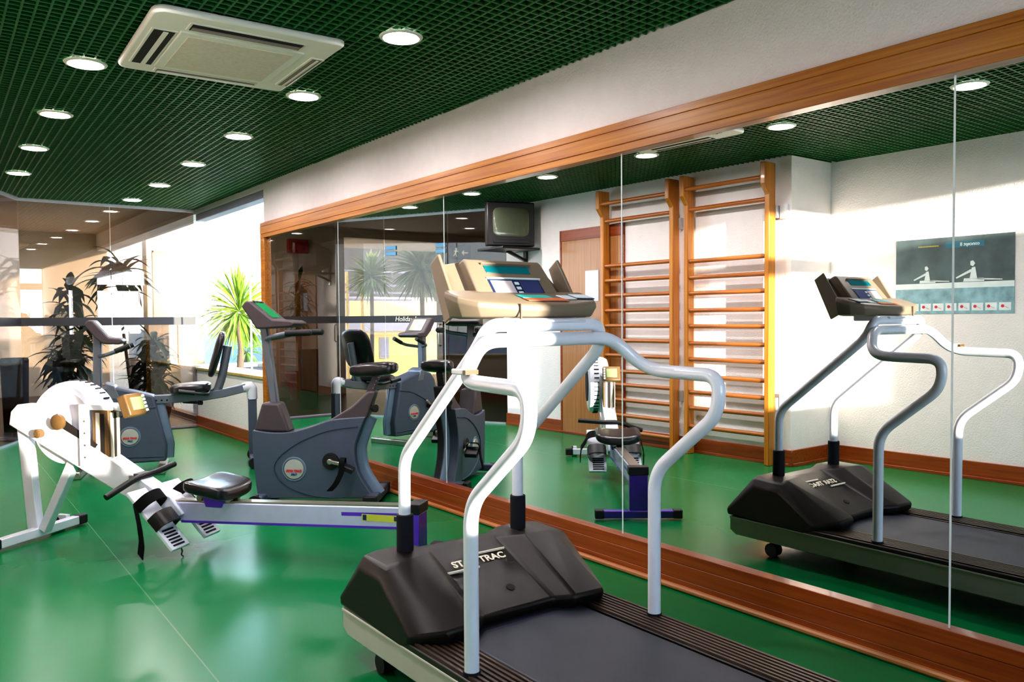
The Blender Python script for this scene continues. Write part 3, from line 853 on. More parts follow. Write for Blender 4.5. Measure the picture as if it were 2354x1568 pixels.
mb = MB(); mb.box((-.04, -.06, zt(0)-.03), (.03, .06, zt(0)+.02)); mb.build('rail_end_cap', 'black', rw, bevel=.004)
# main boom: side plates in profile
boom = [(2.39, .64), (2.375, .715), (2.33, .755), (2.24, .755), (1.90, .575), (1.44, .318), (1.36, .29), (1.28, .20), (1.36, .165), (1.44, .178), (1.977, .441)]
mb = MB(); mb.prism(boom, lambda u, v, t: (u, t, v), -.05, .05); bo = mb.build('boom', 'white', rw, bevel=.006)
mb = MB(); mb.prism([(2.08, .655), (2.10, .69), (2.06, .71), (1.99, .665), (1.80, .55), (1.82, .53)], lambda u, v, t: (u, t, v), .0495, .0515); mb.build('chain_slot', 'dark', bo)
mb = MB(); mb.lathe([(.042, 0), (.042, .022), (.03, .03), (0, .03)], (2.045, .05, .665), (0,1,0), 20); mb.build('pulley_cap', 'bronze', bo)
mb = MB(); mb.lathe([(.024, 0), (.024, .03), (.014, .036), (0, .036)], (2.17, .05, .60), (0,1,0), 8); mb.build('knob', 'bronze', bo, smooth=0)
# flywheel cage behind the boom
FC = (2.055, -.055, .645)
prof = [(0, .075), (.07, .075), (.09, .066), (.13, .058), (.165, .066), (.19, .075), (.215, .066), (.232, .035), (.236, 0), (.236, -.06), (.225, -.085), (.2, -.095), (0, -.1)]
mb = MB(); mb.lathe(prof, FC, (0, 1, 0), 56); fw = mb.build('flywheel_cage', 'white', rw)
mb = MB()
for k in range(40):
    a = 2*PI*k/40; c, s_ = math.cos(a), math.sin(a)
    mb.bar((FC[0]+.237*c, FC[1]-.055, FC[2]+.237*s_), (FC[0]+.237*c, FC[1]-.015, FC[2]+.237*s_), .006, .012, (c, 0, s_))
mb.build('air_vent', 'sleeve', fw)['kind'] = 'stuff'
mb = MB(); mb.lathe([(.14, 0), (.14, .004)], (FC[0], FC[1]-.1, FC[2]), (0,-1,0), 40); mb.build('vent_screen', 'sleeve', fw)
# front bracket with guide rollers
mb = MB()
mb.box((1.845, .052, .43), (1.91, .062, .76)); mb.box((1.845, -.062, .43), (1.91, -.052, .76)); mb.box((1.70, .045, .735), (1.91, .06, .765)); mb.box((1.70, -.06, .735), (1.91, -.045, .765)); mb.box((1.845, -.06, .745), (1.90, .06, .76))
br_ = mb.build('front_bracket', 'white', rw, bevel=.003)
for k, zz in enumerate((.48, .545, .61, .675)):
    mb = MB(); mb.lathe([(.006, 0), (.006, .002), (0, .003)], (1.872, .062, zz), (0,1,0), 10); mb.build('bolt', 'steel', br_)
mb = MB(); mb.box((1.735, -.045, .45), (1.84, .045, .735)); gd = mb.build('chain_guide', 'bronze', rw, bevel=.004)
mb = MB(); mb.box((1.728, -.03, .47), (1.736, -.012, .72)); mb.box((1.728, .012, .47), (1.736, .03, .72)); mb.box((1.79, .0445, .47), (1.815, .046, .72)); mb.build('guide_strip', 'wallwarm', gd)
mb = MB(); mb.box((1.76, .0445, .48), (1.785, .0465, .715)); mb.box((1.728, -.008, .47), (1.735, .008, .72)); mb.build('chain_track', 'dark', gd)
mb = MB(); mb.tube(fillet([(1.86, .02, .75), (1.74, .02, .755), (1.60, .02, .735)], .05), .018, 12); mb.build('monitor_arm', 'white', rw)
rot = Matrix.Rotation(R(20), 3, 'Y')
mb = MB(); mb.box((1.58, -.062, .70), (1.635, .078, .82), rot); pm = mb.build('monitor', 'bronze', rw, bevel=.008)
mb = MB(); mb.box((1.572, -.036, .727), (1.584, .05, .798), rot, (1.605, .01, .76)); mb.build('screen', 'lcdolive', pm, bevel=.002)
mb = MB()
for k in range(5): mb.box((1.572, -.056, .714+.02*k), (1.583, -.044, .726+.02*k), rot, (1.605, .01, .76))
mb.build('buttons', 'signw', pm)
# front legs and foot
mb = MB(); mb.bar((2.33, .0, .64), (2.275, .0, .05), .07, .05, (0,1,0)); mb.build('front_leg', 'white', rw, bevel=.005)
mb = MB(); mb.bar((1.995, .0, .46), (2.215, .0, .05), .05, .05, (0,1,0)); mb.build('brace_leg', 'white', rw, bevel=.005)
mb = MB(); mb.bar((2.255, -.27, .04), (2.255, .27, .04), .05, .05); ff = mb.build('front_foot', 'white', rw, bevel=.005)
for s in (-1, 1):
    mb = MB(); mb.box((2.225, min(s*.265, s*.33), .012), (2.285, max(s*.265, s*.33), .068)); mb.build('end_cap', 'rubber', ff, bevel=.008)
mb = MB(); mb.bar((2.29, -.245, .06), (2.36, -.245, .06), .03, .03); mb.build('caster_arm', 'white', ff)
mb = MB(); mb.cyl((2.37, -.27, .035), (2.37, -.225, .035), .035, 18); mb.build('caster', 'rubber', ff)
# foot plates and straps
for s in (1, -1):
    y0, y1 = s*.065, s*.20
    lo, hi = min(y0, y1), max(y0, y1)
    a, b = (1.50, .33), (1.235, .05)
    dd = Vector((b[0]-a[0], 0, b[1]-a[1])).normalized(); nn = Vector((dd.z, 0, -dd.x))
    if nn.x > 0: nn = -nn
    P = [Vector((a[0], lo, a[1])), Vector((a[0], hi, a[1])), Vector((b[0], hi, b[1])), Vector((b[0], lo, b[1]))]
    mb = MB(); mb.slab(P, .02)
    fp = mb.build('foot_plate', 'white', rw, bevel=.004)
    mb = MB()
    for k in range(6):
        q = Vector((a[0], 0, a[1])) + dd*(.27 + .019*k) + nn*.011
        mb.bar((q.x, lo+.03, q.z), (q.x, hi-.02, q.z), .009, .003, nn)
    mb.build('grip_slot', 'sleeve', fp)
    # heel cup and strap arching over the foot
    mb = MB()
    c0 = Vector((a[0], 0, a[1])) + dd*.10
    pts = [c0 + Vector((0, lo-.01, 0)), c0 + nn*.075 + Vector((0, lo+.0, 0)), c0 + nn*.10 + Vector((0, (lo+hi)/2, 0)), c0 + nn*.075 + Vector((0, hi, 0)), c0 + Vector((0, hi+.012, 0))]
    pts = fillet(pts, .05, 4)
    rows = [[p - dd*.03, p + dd*.03, p + dd*.03 + nn*.006, p - dd*.03 + nn*.006] for p in pts]
    mb.loft(rows)
    tail = [c0 + Vector((0, hi+.012, 0)), c0 + dd*.05 + Vector((0, hi+.03, -.05)), c0 + dd*.06 + Vector((0, hi+.026, -.13)), c0 + dd*.05 + Vector((0, hi+.03, -.20))] if s > 0 else [c0 + Vector((0, lo-.012, 0)), c0 + dd*.03 + Vector((0, lo-.05, -.03)), c0 + dd*.06 + Vector((0, lo-.06, -.10))]
    rows = [[p - dd*.022, p + dd*.022, p + dd*.022 + Vector((0, .005, 0)), p - dd*.022 + Vector((0, .005, 0))] for p in tail]
    mb.loft(rows); mb.build('strap', 'strap', fp)
    mb = MB(); c1 = c0 + dd*.10
    pts = fillet([c1 + Vector((0, lo-.005, 0)), c1 + nn*.055 + Vector((0, lo, 0)), c1 + nn*.07 - dd*.0 + Vector((0, (lo+hi)/2, 0)), c1 + nn*.055 + Vector((0, hi, 0)), c1 + Vector((0, hi+.005, 0))], .04, 4)
    rows = [[p - dd*.02, p + dd*.06, p + dd*.06 + nn*.012, p - dd*.02 + nn*.012] for p in pts]
    mb.loft(rows); mb.build('heel_cup', 'black', fp, bevel=.003)
# handle resting in its clip across the boom
mb = MB(); mb.tube(fillet([(1.585, .245, .315), (1.545, .06, .385), (1.545, -.06, .385), (1.565, -.26, .40)], .06), .0155, 12, flat=1.1); hn = mb.build('handle', 'black', rw)
mb = MB(); mb.box((1.535, -.05, .345), (1.62, .05, .40)); mb.build('handle_clip', 'black', hn, bevel=.01)
# seat
def seatwarp(p):
    return Vector((p.x, p.y, p.z + .55*p.y*p.y*1.6 - .018 + .02*math.sin(p.x*9)))
mb = MB(); mb.blob((1.10, 0, .352), (.125, .165, .036), .45, .45, None, 32, 12, seatwarp); st_ = mb.build('seat', 'vinyl', rw)
mb = MB(); mb.prism([(-.08, .335), (.08, .335), (.045, .245), (-.045, .245)], lambda u, v, t: (1.10+u, t, v), -.048, .048); mb.build('seat_carriage', 'purple', st_, bevel=.004)
mb = MB()
for s in (-1, 1):
    for q in (-.085, .085): mb.cyl((1.10+q, s*.02, zt(1.1)+.02), (1.10+q, s*.045, zt(1.1)+.02), .017, 12)
mb.build('seat_rollers', 'steel', st_)
mb = MB(); pts = [(1.245, .12, .055), (1.235, .12, .03), (1.24, .123, .012), (1.225, .125, .004)]; mb.tube(pts, .004, 6); mb.build('bungee_cord', 'black', rw)

# ------------------------------------------------------------------ upright bike (local x = front to saddle, y = towards camera)
def bike_badge(parent, c, sgn, r=.066, small=''):
    mb = MB(); mb.lathe([(r*1.22, 0), (r*1.18, .004), (r*1.05, .004)], c, (0, sgn, 0), 36, close=False); mb.build('badge_ring', 'bikelt', parent)
    mb = MB(); mb.lathe([(r, 0), (r*.96, .006), (0, .008)], c, (0, sgn, 0), 36); b = mb.build('badge', 'badge', parent)
    o = Vector(c) + Vector((0, sgn*.0095, .0)); o.y *= FLIP[0]; sgn *= FLIP[0]
    text_obj('lettering', 'STAR TRAC', r*.29, 'red', b, frame_mx(o + Vector((0, 0, -.012)), (-sgn, 0, 0), (0, 0, 1)), .0006, .0022, .1)
    text_obj('lettering', 'PRO', r*.3, 'blue', b, frame_mx(o + Vector((0, 0, -.035)), (-sgn, 0, 0), (0, 0, 1)), .0006, .001, .2)
def curve_pts(P, n=6):
    # Catmull-Rom through 2D points, closed off at ends
    out = []
    for i in range(len(P)-1):
        p0 = P[max(i-1, 0)]; p1 = P[i]; p2 = P[i+1]; p3 = P[min(i+2, len(P)-1)]
        for k in range(n):
            t = k/n
            out.append(tuple(.5*((2*p1[j]) + (-p0[j]+p2[j])*t + (2*p0[j]-5*p1[j]+4*p2[j]-p3[j])*t*t + (-p0[j]+3*p1[j]-3*p2[j]+p3[j])*t**3) for j in (0, 1)))
    out.append(P[-1]); return out
XZ = lambda u, v, t: (u, t, v)
FLIP[0] = -1
ub = thing('upright_exercise_bike', 'blue grey upright exercise bike standing close to the mirror behind the rower', 'exercise bike', (1.94, 5.26, 0), math.atan2(-.623, .782))
top = curve_pts([(-.082, .495), (.04, .478), (.17, .482), (.30, .515), (.44, .56), (.66, .578)], 4)
rear = curve_pts([(.66, .578), (.615, .47), (.585, .36), (.605, .22), (.665, .11), (.712, .045)], 4)
body = [(-.055, .045), (-.078, .25), (-.088, .45)] + top + rear[1:]
mb = MB(); mb.prism(body, XZ, -.075, .085); bd = mb.build('housing', 'bike', ub, bevel=.016, seg=3)
mb = MB(); mb.tube([(u+.004, .0, v) for u, v in rear], [.06]*len(rear), 12, flat=.35); mb.build('rear_trim', 'bikelt', bd)
mb = MB()
arc = curve_pts([(.61, .515), (.40, .485), (.20, .40), (.07, .29), (.075, .19), (.17, .11), (.33, .06), (.5, .05)], 6)
mb.tube([(u, .086, v) for u, v in arc], .006, 6, flat=.6); mb.build('groove', 'bikegroove', bd)
mb = MB(); mb.prism([(-.082, .485), (-.024, .672), (.09, .670), (.158, .475)], XZ, -.062, .07); mb.build('mast_shroud', 'bikedk', ub, bevel=.018, seg=3)
mb = MB(); mb.prism([(.40, .545), (.56, .64), (.675, .745), (.725, .742), (.665, .565)], XZ, -.055, .06); mb.build('seat_shroud', 'bikedk', ub, bevel=.014, seg=3)
bike_badge(bd, (.187, .085, .239), 1)
mb = MB(); mb.lathe([(.055, 0), (.052, .012), (0, .014)], (.428, .085, .29), (0,1,0), 24); ch = mb.build('crank_hub', 'rubber', bd)
mb = MB(); mb.bar((.428, .11, .29), (.55, .115, .264), .016, .024); mb.cyl((.428, .09, .29), (.428, .12, .29), .018, 14); mb.build('crank', 'steel', ub, bevel=.004)
mb = MB(); mb.bar((.428, -.10, .29), (.306, -.105, .316), .016, .024); mb.build('crank', 'steel', ub, bevel=.004)
for (px_, py_, pz_) in ((.553, .175, .262), (.303, -.165, .317)):
    mb = MB(); mb.box((px_-.05, py_-.045, pz_-.016), (px_+.05, py_+.045, pz_+.016), Matrix.Rotation(R(25), 3, 'Y')); pd = mb.build('pedal', 'black', ub, bevel=.006)
    mb = MB(); pts = fillet([(px_-.03, py_-.05, pz_-.01), (px_-.03, py_-.05, pz_+.06), (px_-.02, py_+.05, pz_+.06), (px_-.02, py_+.05, pz_-.02), (px_-.06, py_+.055, pz_-.10), (px_-.10, py_+.05, pz_-.14)], .03, 4)
    mb.loft([[Vector(p)+Vector((-.018, 0, 0)), Vector(p)+Vector((.018, 0, 0)), Vector(p)+Vector((.018, .004, .004)), Vector(p)+Vector((-.018, .004, .004))] for p in pts]); mb.build('pedal_strap', 'strap', pd)
mb = MB(); mb.bar((.042, 0, .66), (-.018, 0, 1.17), .05, .06, (0,1,0)); mb.build('mast', 'metalgrey', ub, bevel=.008)
mb = MB(); mb.prism([(-.125, 1.30), (-.10, 1.335), (-.07, 1.335), (.075, 1.215), (.19, 1.208), (.225, 1.190), (.20, 1.165), (-.03, 1.152)], XZ, -.16, .13); cn = mb.build('console', 'bikedk', ub, bevel=.012, seg=3)
sl = Vector((.145, 0, -.12)).normalized(); sn = Vector((.12, 0, .145)).normalized(); so = Vector((-.07, 0, 1.335))
def facep(o, u, n, v, u0, u1, v0, v1, name, m, parent, lift=.002, th=.003):
    P = [o + u*a + Vector((0, b, 0)) + n*lift for a, b in ((u0, v0), (u1, v0), (u1, v1), (u0, v1))]
    mb = MB(); mb.slab(P, th); return mb.build(name, m, parent, bevel=.001)
facep(so, sl, sn, None, .02, .17, -.09, .075, 'screen', 'lcdgreen', cn)
facep(so, sl, sn, None, .0, .018, -.1, .085, 'screen_bezel', 'black', cn, .004)
for s in (-1, 1):
    mb = MB(); mb.tube(fillet([(.0, s*.02, 1.085), (.08, s*.15, 1.105), (.17, s*.17, 1.125), (.33, s*.15, 1.128)], .05), .015, 12); hb = mb.build('handlebar', 'metalgrey', ub)
    mb = MB(); mb.tube([(.17, s*.17, 1.125), (.325, s*.151, 1.128), (.335, s*.15, 1.128)], [.021, .021, .012], 14); mb.build('grip', 'rubber', hb)
mb = MB(); mb.bar((.665, 0, .70), (.72, 0, .845), .045, .05, (0,1,0)); sp = mb.build('seat_post', 'bikedk', ub, bevel=.005)
mb = MB()
for k in range(5): mb.lathe([(.006, 0), (0, .003)], (.688+.011*k, .0235, .735+.024*k), (0,1,0), 8)
mb.build('post_hole', 'steel', sp)
def saddlewarp(p):
    k = (p.x + .16)/.32   # 0 nose .. 1 rear
    return Vector((p.x, p.y*(.38 + .72*max(0, min(1, k))**1.2), p.z + .02*k))
mb = MB(); mb.blob((.70, 0, .872), (.16, .135, .045), .6, .75, None, 32, 12, saddlewarp); mb.build('saddle', 'vinyl', ub)
mb = MB(); mb.bar((-.03, -.2, .05), (-.03, .17, .05), .07, .055); fs = mb.build('front_stabiliser', 'bike', ub, bevel=.01)
for s in (-.19, .16):
    mb = MB(); mb.cyl((-.045, s-.02, .042), (-.045, s+.025, .042), .042, 20); mb.build('wheel', 'rubber', fs)
mb = MB(); mb.bar((.70, -.27, .045), (.70, .17, .045), .075, .06); rs = mb.build('rear_stabiliser', 'bike', ub, bevel=.01)
for s in (-.285, .18):
    mb = MB(); mb.box((.655, s-.02, .0), (.745, s+.02, .08)); mb.build('end_cap', 'rubber', rs, bevel=.008)
mb = MB(); mb.lathe([(.02, 0), (.026, .01), (.026, .03), (0, .034)], (.70, .045, .63), (.8, .6, 0), 12); mb.cyl((.66, .02, .63), (.70, .045, .63), .008, 8); mb.build('adjuster_knob', 'rubber', ub)

# ------------------------------------------------------------------ recumbent bike (local x = pedals to seat back, y = towards camera)
rb = thing('recumbent_exercise_bike', 'blue grey recumbent exercise bike with padded seat and tall backrest by the window', 'exercise bike', (1.28, 7.15, 0), math.atan2(-.304, .953))
body = [(-.20, .07), (-.175, .36), (-.12, .60), (-.06, .672), (.06, .70), (.24, .655), (.385, .612), (.43, .40), (.475, .21), (.468, .08)]
mb = MB(); mb.prism(body, XZ, -.085, .09); bd = mb.build('housing', 'bike', rb, bevel=.016, seg=3)
mb = MB(); mb.tube([(.40, 0, .59), (.44, 0, .40), (.48, 0, .21), (.472, 0, .10)], .05, 12, flat=.5); mb.build('rear_trim', 'bikelt', bd)
mb = MB(); mb.tube([(u, .091, v) for u, v in curve_pts([(.40, .52), (.25, .50), (.10, .44), (-.05, .36)], 5)], .006, 6); mb.tube([(u, .091, v) for u, v in curve_pts([(-.15, .17), (.15, .13), (.45, .12)], 5)], .005, 6); mb.build('groove', 'bikegroove', bd)
bike_badge(bd, (.205, .09, .292), 1); bike_badge(bd, (.205, -.085, .292), -1)
mb = MB(); mb.prism([(.03, .73), (.10, .705), (.15, .59), (.06, .60)], XZ, -.08, .092); mb.build('front_shroud', 'metalgrey', rb, bevel=.008)
mb = MB(); mb.bar((-.03, 0, .66), (-.02, 0, 1.12), .06, .07, (0,1,0)); mb.build('mast', 'metalgrey', rb, bevel=.008)
mb = MB(); mb.prism([(-.10, 1.195), (-.07, 1.225), (-.04, 1.225), (.075, 1.085), (.155, 1.078), (.18, 1.055), (.15, 1.030), (.03, 1.035), (-.03, 1.09)], XZ, -.15, .12); cn = mb.build('console', 'bikedk', rb, bevel=.012, seg=3)
sl = Vector((.115, 0, -.14)).normalized(); sn = Vector((.14, 0, .115)).normalized(); so = Vector((-.04, 0, 1.225))
facep(so, sl, sn, None, .02, .165, -.10, .07, 'screen', 'lcdolive', cn)
for s in (-1, 1):
    mb = MB(); mb.tube(fillet([(-.01, s*.02, .935), (.07, s*.15, .955), (.22, s*.15, 1.02)], .05), .015, 12); hb = mb.build('handlebar', 'metalgrey', rb)
    mb = MB(); mb.tube([(.12, s*.15, .977), (.225, s*.15, 1.022)], .02, 12); mb.build('grip', 'rubber', hb)
mb = MB(); mb.loft([[(s, -.035, z-.035), (s, .035, z-.035), (s, .035, z+.035), (s, -.035, z+.035)] for s, z in ((.36, .575), (.55, .578), (.76, .588), (.92, .61), (1.09, .648))]); bm_ = mb.build('beam', 'metalgrey', rb, bevel=.006)
mb = MB()
for k in range(3): mb.lathe([(.008, 0), (0, .004)], (.40+.04*k, .036, .57), (0,1,0), 10)
mb.build('bolt', 'black', bm_)
mb = MB(); mb.tube(fillet([(1.07, 0, .645), (1.14, 0, .662), (1.142, 0, .55)], .05), .042, 14); mb.build('elbow', 'white', rb)
mb = MB(); mb.bar((1.142, 0, .56), (1.142, 0, .07), .07, .06, (0,1,0)); mb.build('rear_post', 'bike', rb, bevel=.006)
mb = MB(); mb.bar((1.142, -.24, .06), (1.142, .24, .06), .06, .06); rs = mb.build('rear_stabiliser', 'bike', rb, bevel=.01)
for s in (-.25, .25):
    mb = MB(); mb.cyl((1.142, s-.02, .045), (1.142, s+.02, .045), .045, 18); mb.build('wheel', 'rubber', rs)
mb = MB(); mb.box((.40, -.25, .0), (.47, .25, .05)); mb.build('floor_bar', 'steel', rb, bevel=.008)
mb = MB(); mb.box((-.2, -.25, 0), (-.13, .25, .06)); mb.build('floor_bar', 'steel', rb, bevel=.008)
mb = MB(); mb.blob((.66, 0, .662), (.16, .20, .040), .5, .55, None, 32, 12, lambda p: Vector((p.x, p.y*(1 if p.x > 0 else 1+p.x*1.2), p.z + p.x*.06))); se = mb.build('seat', 'vinyl', rb)
mb = MB(); mb.box((.56, -.07, .615), (.78, .07, .645)); mb.build('seat_carriage', 'black', se)
rot = Matrix.Rotation(R(16), 3, 'Y')
mb = MB(); mb.blob((.868, 0, .935), (.034, .185, .195), .55, .8, rot, 32, 16); mb.build('backrest', 'vinyl', rb)
mb = MB(); mb.tube(fillet([(.78, 0, .60), (.86, 0, .615), (.905, 0, .74), (.955, 0, 1.0)], .09), .028, 12, flat=1.2); mb.build('backrest_tube', 'metalgrey', rb)
for s in (-1, 1):
    mb = MB(); mb.tube(fillet([(.80, s*.05, .63), (.80, s*.25, .62), (.60, s*.255, .65)], .06), .013, 10); mb.tube([(.70, s*.255, .635), (.58, s*.255, .652)], .019, 12); mb.build('side_handle', 'black', rb)
for (x1, s, z1) in ((-.02, .13, .34), (.10, -.13, .44)):
    mb = MB(); mb.bar((.04, s*.85, .40), (x1, s*.9, z1), .016, .024); mb.build('crank', 'steel', rb, bevel=.004)
    mb = MB(); mb.box((x1-.05, s*1.1-.045, z1-.016), (x1+.05, s*1.1+.045, z1+.016)); mb.build('pedal', 'black', rb, bevel=.006)
mb = MB(); mb.tube([(.60, .0, .545), (.72, .06, .54)], .01, 8); mb.lathe([(.018, 0), (.018, .03)], (.72, .06, .54), (1, .5, 0), 12); mb.build('seat_lever', 'black', rb)

FLIP[0] = 1
# ------------------------------------------------------------------ wall bars
aw = -math.atan(G)
def wall_bars(y0, y1, label, rungs):
    t = thing('wall_bars', label, 'wall bars', (xa(y0), y0, 0), aw, 'gymnastic wall bars')
    L = y1-y0
    outl = [(.035, 0), (.125, 0), (.125, 2.19), (.185, 2.265), (.185, 2.44), (.035, 2.44)]
    for yy in (0, L-.045):
        mb = MB(); mb.prism(outl, lambda u, v, t: (u, t, v), yy, yy+.045); mb.build('side_post', 'pine', t, bevel=.006)
    for i, z in enumerate(rungs):
        xx = .155 if i == 0 else .095
        mb = MB(); mb.tube([(xx, .01, z), (xx, L-.01, z)], .019, 12, flat=1.0); mb.build('rung', 'rung', t)
    for yy in (-.02, L):
        for z in (.5, 2.05):
            mb = MB(); mb.box((0, yy, z-.05), (.05, yy+.02, z+.05)); mb.build('wall_bracket', 'alu', t, bevel=.003)
    return t
wall_bars(3.99, 4.85, 'honey pine wall bars ladder nearest the poster wall corner, seen in the mirror', [2.322, 2.152, 1.699, 1.556, 1.418, 1.268, 1.129, .979, .839, .688, .548, .408, .246])
wall_bars(4.97, 5.88, 'honey pine wall bars ladder overlapping the wooden door, seen in the mirror', [2.312, 2.151, 1.715, 1.571, 1.427, 1.28, 1.133, .992, .847, .695, .566, .42, .272, .118])

# door behind the bars
dn = thing('door_1', 'flush wooden door behind the wall bars with a paper notice', 'door', (xa(5.68), 5.68, 0), aw)
dn['kind'] = 'structure'
mb = MB(); mb.box((.002, 0, 0), (.02, .87, 2.015)); mb.build('leaf', 'doorw', dn, bevel=.003)
mb = MB(); mb.box((.001, -.02, 0), (.026, 0, 2.125)); mb.box((.001, .87, 0), (.026, .89, 2.125)); mb.box((.001, -.02, 2.015), (.026, .89, 2.125)); mb.build('frame', 'trimw', dn)
mb = MB(); mb.slab([(xa(6.0)+.024, 6.0, 1.38), (xa(6.19)+.024, 6.19, 1.38), (xa(6.19)+.024, 6.19, 1.69), (xa(6.0)+.024, 6.0, 1.69)], .002)
tag(mb.build('paper_notice', 'paper', smooth=0), 'white paper notice taped on the wooden door, seen in the mirror', 'notice')
# sockets on the wall corner
for (y, z, l) in ((3.93, 2.05, 'white wall fitting high beside the wall bars'), (3.93, .52, 'white socket low beside the wall bars')):
    mb = MB(); mb.box((xa(y), y-.035, z-.06), (xa(y)+.02, y+.035, z+.06)); tag(mb.build('wall_socket', 'paper', bevel=.004), l, 'socket')

# poster
po = thing('rowing_poster', 'grey teal poster of two rowers on water with a strip of small pictures', 'poster', (xb(2.475), 2.475, 1.218), aw)
PW, PH = .842, .572
mb = MB(); mb.box((.001, 0, 0), (.004, PW, PH)); mb.build('sheet', 'posterdark', po, smooth=0)
mb = MB(); mb.box((.0035, 0, .0), (.0048, PW, .215)); mb.build('water', 'posterwater', po, smooth=0)
mb = MB(); mb.box((.0046, 0, .19), (.0052, PW, .232)); mb.build('shore_light', 'posterwhite', po, smooth=0)
def rower_print(cy, cz, s):
    mb = MB(); Q = lambda u, v: (.0058, cy + u*s, cz + v*s)
    mb.poly([Q(-.3, 0), (.0058, cy+.3*s, cz), Q(.28, .1), Q(-.28, .1)])
    mb.poly([Q(-.1, .08), Q(.12, .08), Q(.06, .42), Q(-.04, .45)])
    mb.poly([Q(.02, .46), Q(.1, .5), Q(.1, .62), Q(.02, .64), Q(-.04, .55)])
    mb.poly([Q(.05, .3), Q(.5, .1), Q(.52, .14), Q(.08, .38)])
    mb.poly([Q(-.1, .05), Q(-.8, .02), Q(-.8, .05), Q(-.1, .1)])
    mb.build('rower_print', 'posterwhite', po, smooth=0)
rower_print(.60, .235, .20); rower_print(.27, .235, .24)
mb = MB()
for k in range(9): mb.box((.0046, .02+.092*k, .022), (.0056, .098+.092*k, .078))
ps = mb.build('picture_strip', 'posterwhite', po, smooth=0)
mb = MB()
for k in range(9):
    mb.lathe([(.012, 0), (0, .0005)], (.0057, .075+.092*k, .052), (1,0,0), 8); mb.bar((.0057, .035+.092*k, .035), (.0057, .06+.092*k, .05), .001, .012, (1,0,0))
mb.build('picture_figure', 'red', ps, smooth=0)
text_obj('lettering', 'concept II', .034, 'posterwhite', po, frame_mx((.0056, .30, .512), (0,1,0), (0,0,1)), .0004, .0012)
mb = MB(); mb.box((.0046, .2, .49), (.0051, .47, .534)); mb.build('title_band', 'posterteal', po, smooth=0)
mb = MB()
for k in range(14): mb.box((.0046, .52+.011*k, .508), (.0052, .528+.011*k, .516))
mb.build('slogan', 'posteryellow', po, smooth=0)

# television on bracket
tv = thing('television', 'black tube television on a bracket high beside the angled glass, seen in the mirror', 'television', (.235, 7.02, 1.985), R(18))
mb = MB(); mb.box((-.27, -.05, 0), (.27, .03, .47))
mb.loft([[(-.25, .03, .03), (.25, .03, .03), (.25, .03, .45), (-.25, .03, .45)], [(-.15, .36, .08), (.15, .36, .08), (.15, .36, .36), (-.15, .36, .36)]])
cs_ = mb.build('casing', 'tvcase', tv, bevel=.014, seg=3)
mb = MB(); mb.blob((0, -.047, .255), (.205, .012, .155), .35, .35, None, 32, 10); mb.build('screen', 'tvscreen', tv)
mb = MB(); mb.box((-.2, -.062, .03), (.2, -.05, .07)); mb.build('control_strip', 'black', tv, bevel=.004)
tb = thing('television_bracket', 'black steel wall bracket carrying the television', 'bracket', (xa(7.1), 7.1, 1.9))
mb = MB(); mb.box((.02, -.22, .05), (.52, .25, .075)); mb.build('tray', 'black', tb, bevel=.004)
mb = MB(); mb.bar((.01, .05, -.12), (.01, .05, .2), .06, .02, (1,0,0)); mb.bar((.01, .05, -.05), (.26, .05, .05), .04, .03); mb.build('arm', 'black', tb, bevel=.004)

# ------------------------------------------------------------------ light
w = bpy.data.worlds.new('world'); sc.world = w; w.use_nodes = True
nt = w.node_tree; bg = nt.nodes['Background']
tc = nt.nodes.new('ShaderNodeTexCoord'); sx = nt.nodes.new('ShaderNodeSeparateXYZ'); nt.links.new(tc.outputs['Generated'], sx.inputs[0])
rp = nt.nodes.new('ShaderNodeValToRGB'); nt.links.new(sx.outputs['Z'], rp.inputs['Fac'])
rp.color_ramp.elements[0].position = 0; rp.color_ramp.elements[0].color = (.86, .92, 1.0, 1)
rp.color_ramp.elements[1].position = .5; rp.color_ramp.elements[1].color = (.50, .70, 1.0, 1)
nt.links.new(rp.outputs['Color'], bg.inputs['Color'])
# the evening sky is duller towards the far left of the building than over the bright haze on the window side
dt_ = nt.nodes.new('ShaderNodeVectorMath'); dt_.operation = 'DOT_PRODUCT'; dt_.inputs[1].default_value = (-.72, .69, .05)
nt.links.new(tc.outputs['Generated'], dt_.inputs[0])
mr = nt.nodes.new('ShaderNodeMapRange'); mr.interpolation_type = 'SMOOTHSTEP'
mr.inputs['From Min'].default_value = .45; mr.inputs['From Max'].default_value = .85
mr.inputs['To Min'].default_value = 1; mr.inputs['To Max'].default_value = .07
nt.links.new(dt_.outputs['Value'], mr.inputs['Value'])
d2 = nt.nodes.new('ShaderNodeVectorMath'); d2.operation = 'DOT_PRODUCT'; d2.inputs[1].default_value = (.98, .18, .05)
nt.links.new(tc.outputs['Generated'], d2.inputs[0])
m2 = nt.nodes.new('ShaderNodeMapRange'); m2.interpolation_type = 'SMOOTHSTEP'
m2.inputs['From Min'].default_value = .6; m2.inputs['From Max'].default_value = .95
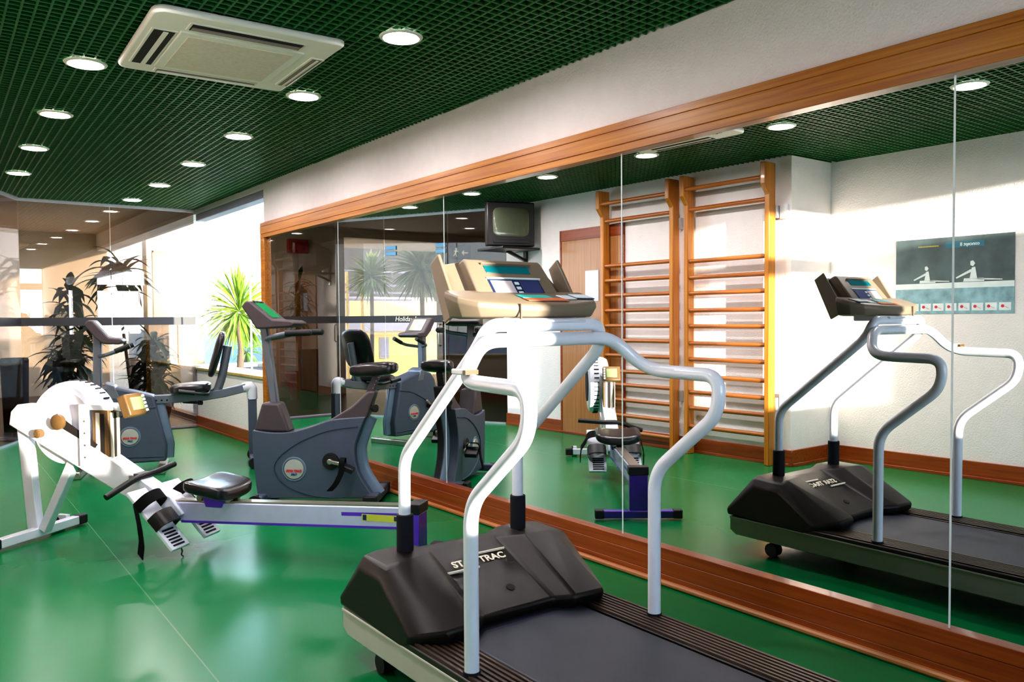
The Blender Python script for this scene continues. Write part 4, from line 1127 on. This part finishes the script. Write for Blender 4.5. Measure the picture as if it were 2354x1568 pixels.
m2.inputs['To Min'].default_value = 4.6; m2.inputs['To Max'].default_value = 2.2
nt.links.new(d2.outputs['Value'], m2.inputs['Value'])
ml = nt.nodes.new('ShaderNodeMath'); ml.operation = 'MULTIPLY'
nt.links.new(mr.outputs[0], ml.inputs[0]); nt.links.new(m2.outputs[0], ml.inputs[1])
nt.links.new(ml.outputs[0], bg.inputs['Strength'])

def sun():
    l = bpy.data.lights.new('low_sun', 'SUN'); l.energy = 6.0; l.angle = R(.6); l.color = (1, .91, .77)
    o = bpy.data.objects.new('low_sun', l); COL.objects.link(o)
    d = Vector((-.22, .975, -.068)).normalized()
    o.rotation_euler = d.to_track_quat('-Z', 'Y').to_euler(); o.location = (3, -8, 5)
sun()

# ------------------------------------------------------------------ camera
cam = bpy.data.cameras.new('camera'); co = bpy.data.objects.new('camera', cam); COL.objects.link(co)
yaw, pit, rol = R(36.918), R(2.017), R(-.478)
F = Vector((math.sin(yaw)*math.cos(pit), math.cos(yaw)*math.cos(pit), -math.sin(pit)))
R0 = Vector((math.cos(yaw), -math.sin(yaw), 0)); U0 = R0.cross(F)
Rv = math.cos(rol)*R0 + math.sin(rol)*U0; Uv = -math.sin(rol)*R0 + math.cos(rol)*U0
mw = Matrix((Rv, Uv, -F)).transposed().to_4x4(); mw.translation = Vector((0, 0, 1.2))
co.matrix_world = mw
cam.sensor_fit = 'HORIZONTAL'; cam.sensor_width = 36; cam.lens = 1872.84/2354*36
cam.shift_x = (1177-1176.0)/2354; cam.shift_y = -(784-801.06)/2354
cam.clip_start = .05; cam.clip_end = 200
sc.camera = co

cy = sc.cycles
cy.use_denoising = True
cy.max_bounces = 9; cy.diffuse_bounces = 4; cy.glossy_bounces = 5; cy.transmission_bounces = 4; cy.transparent_max_bounces = 12
cy.caustics_reflective = False; cy.caustics_refractive = False
cy.sample_clamp_indirect = 6
cy.use_adaptive_sampling = True; cy.adaptive_threshold = .03
sc.view_settings.view_transform = 'Standard'
sc.view_settings.look = 'Medium High Contrast'
sc.view_settings.exposure = 1.5
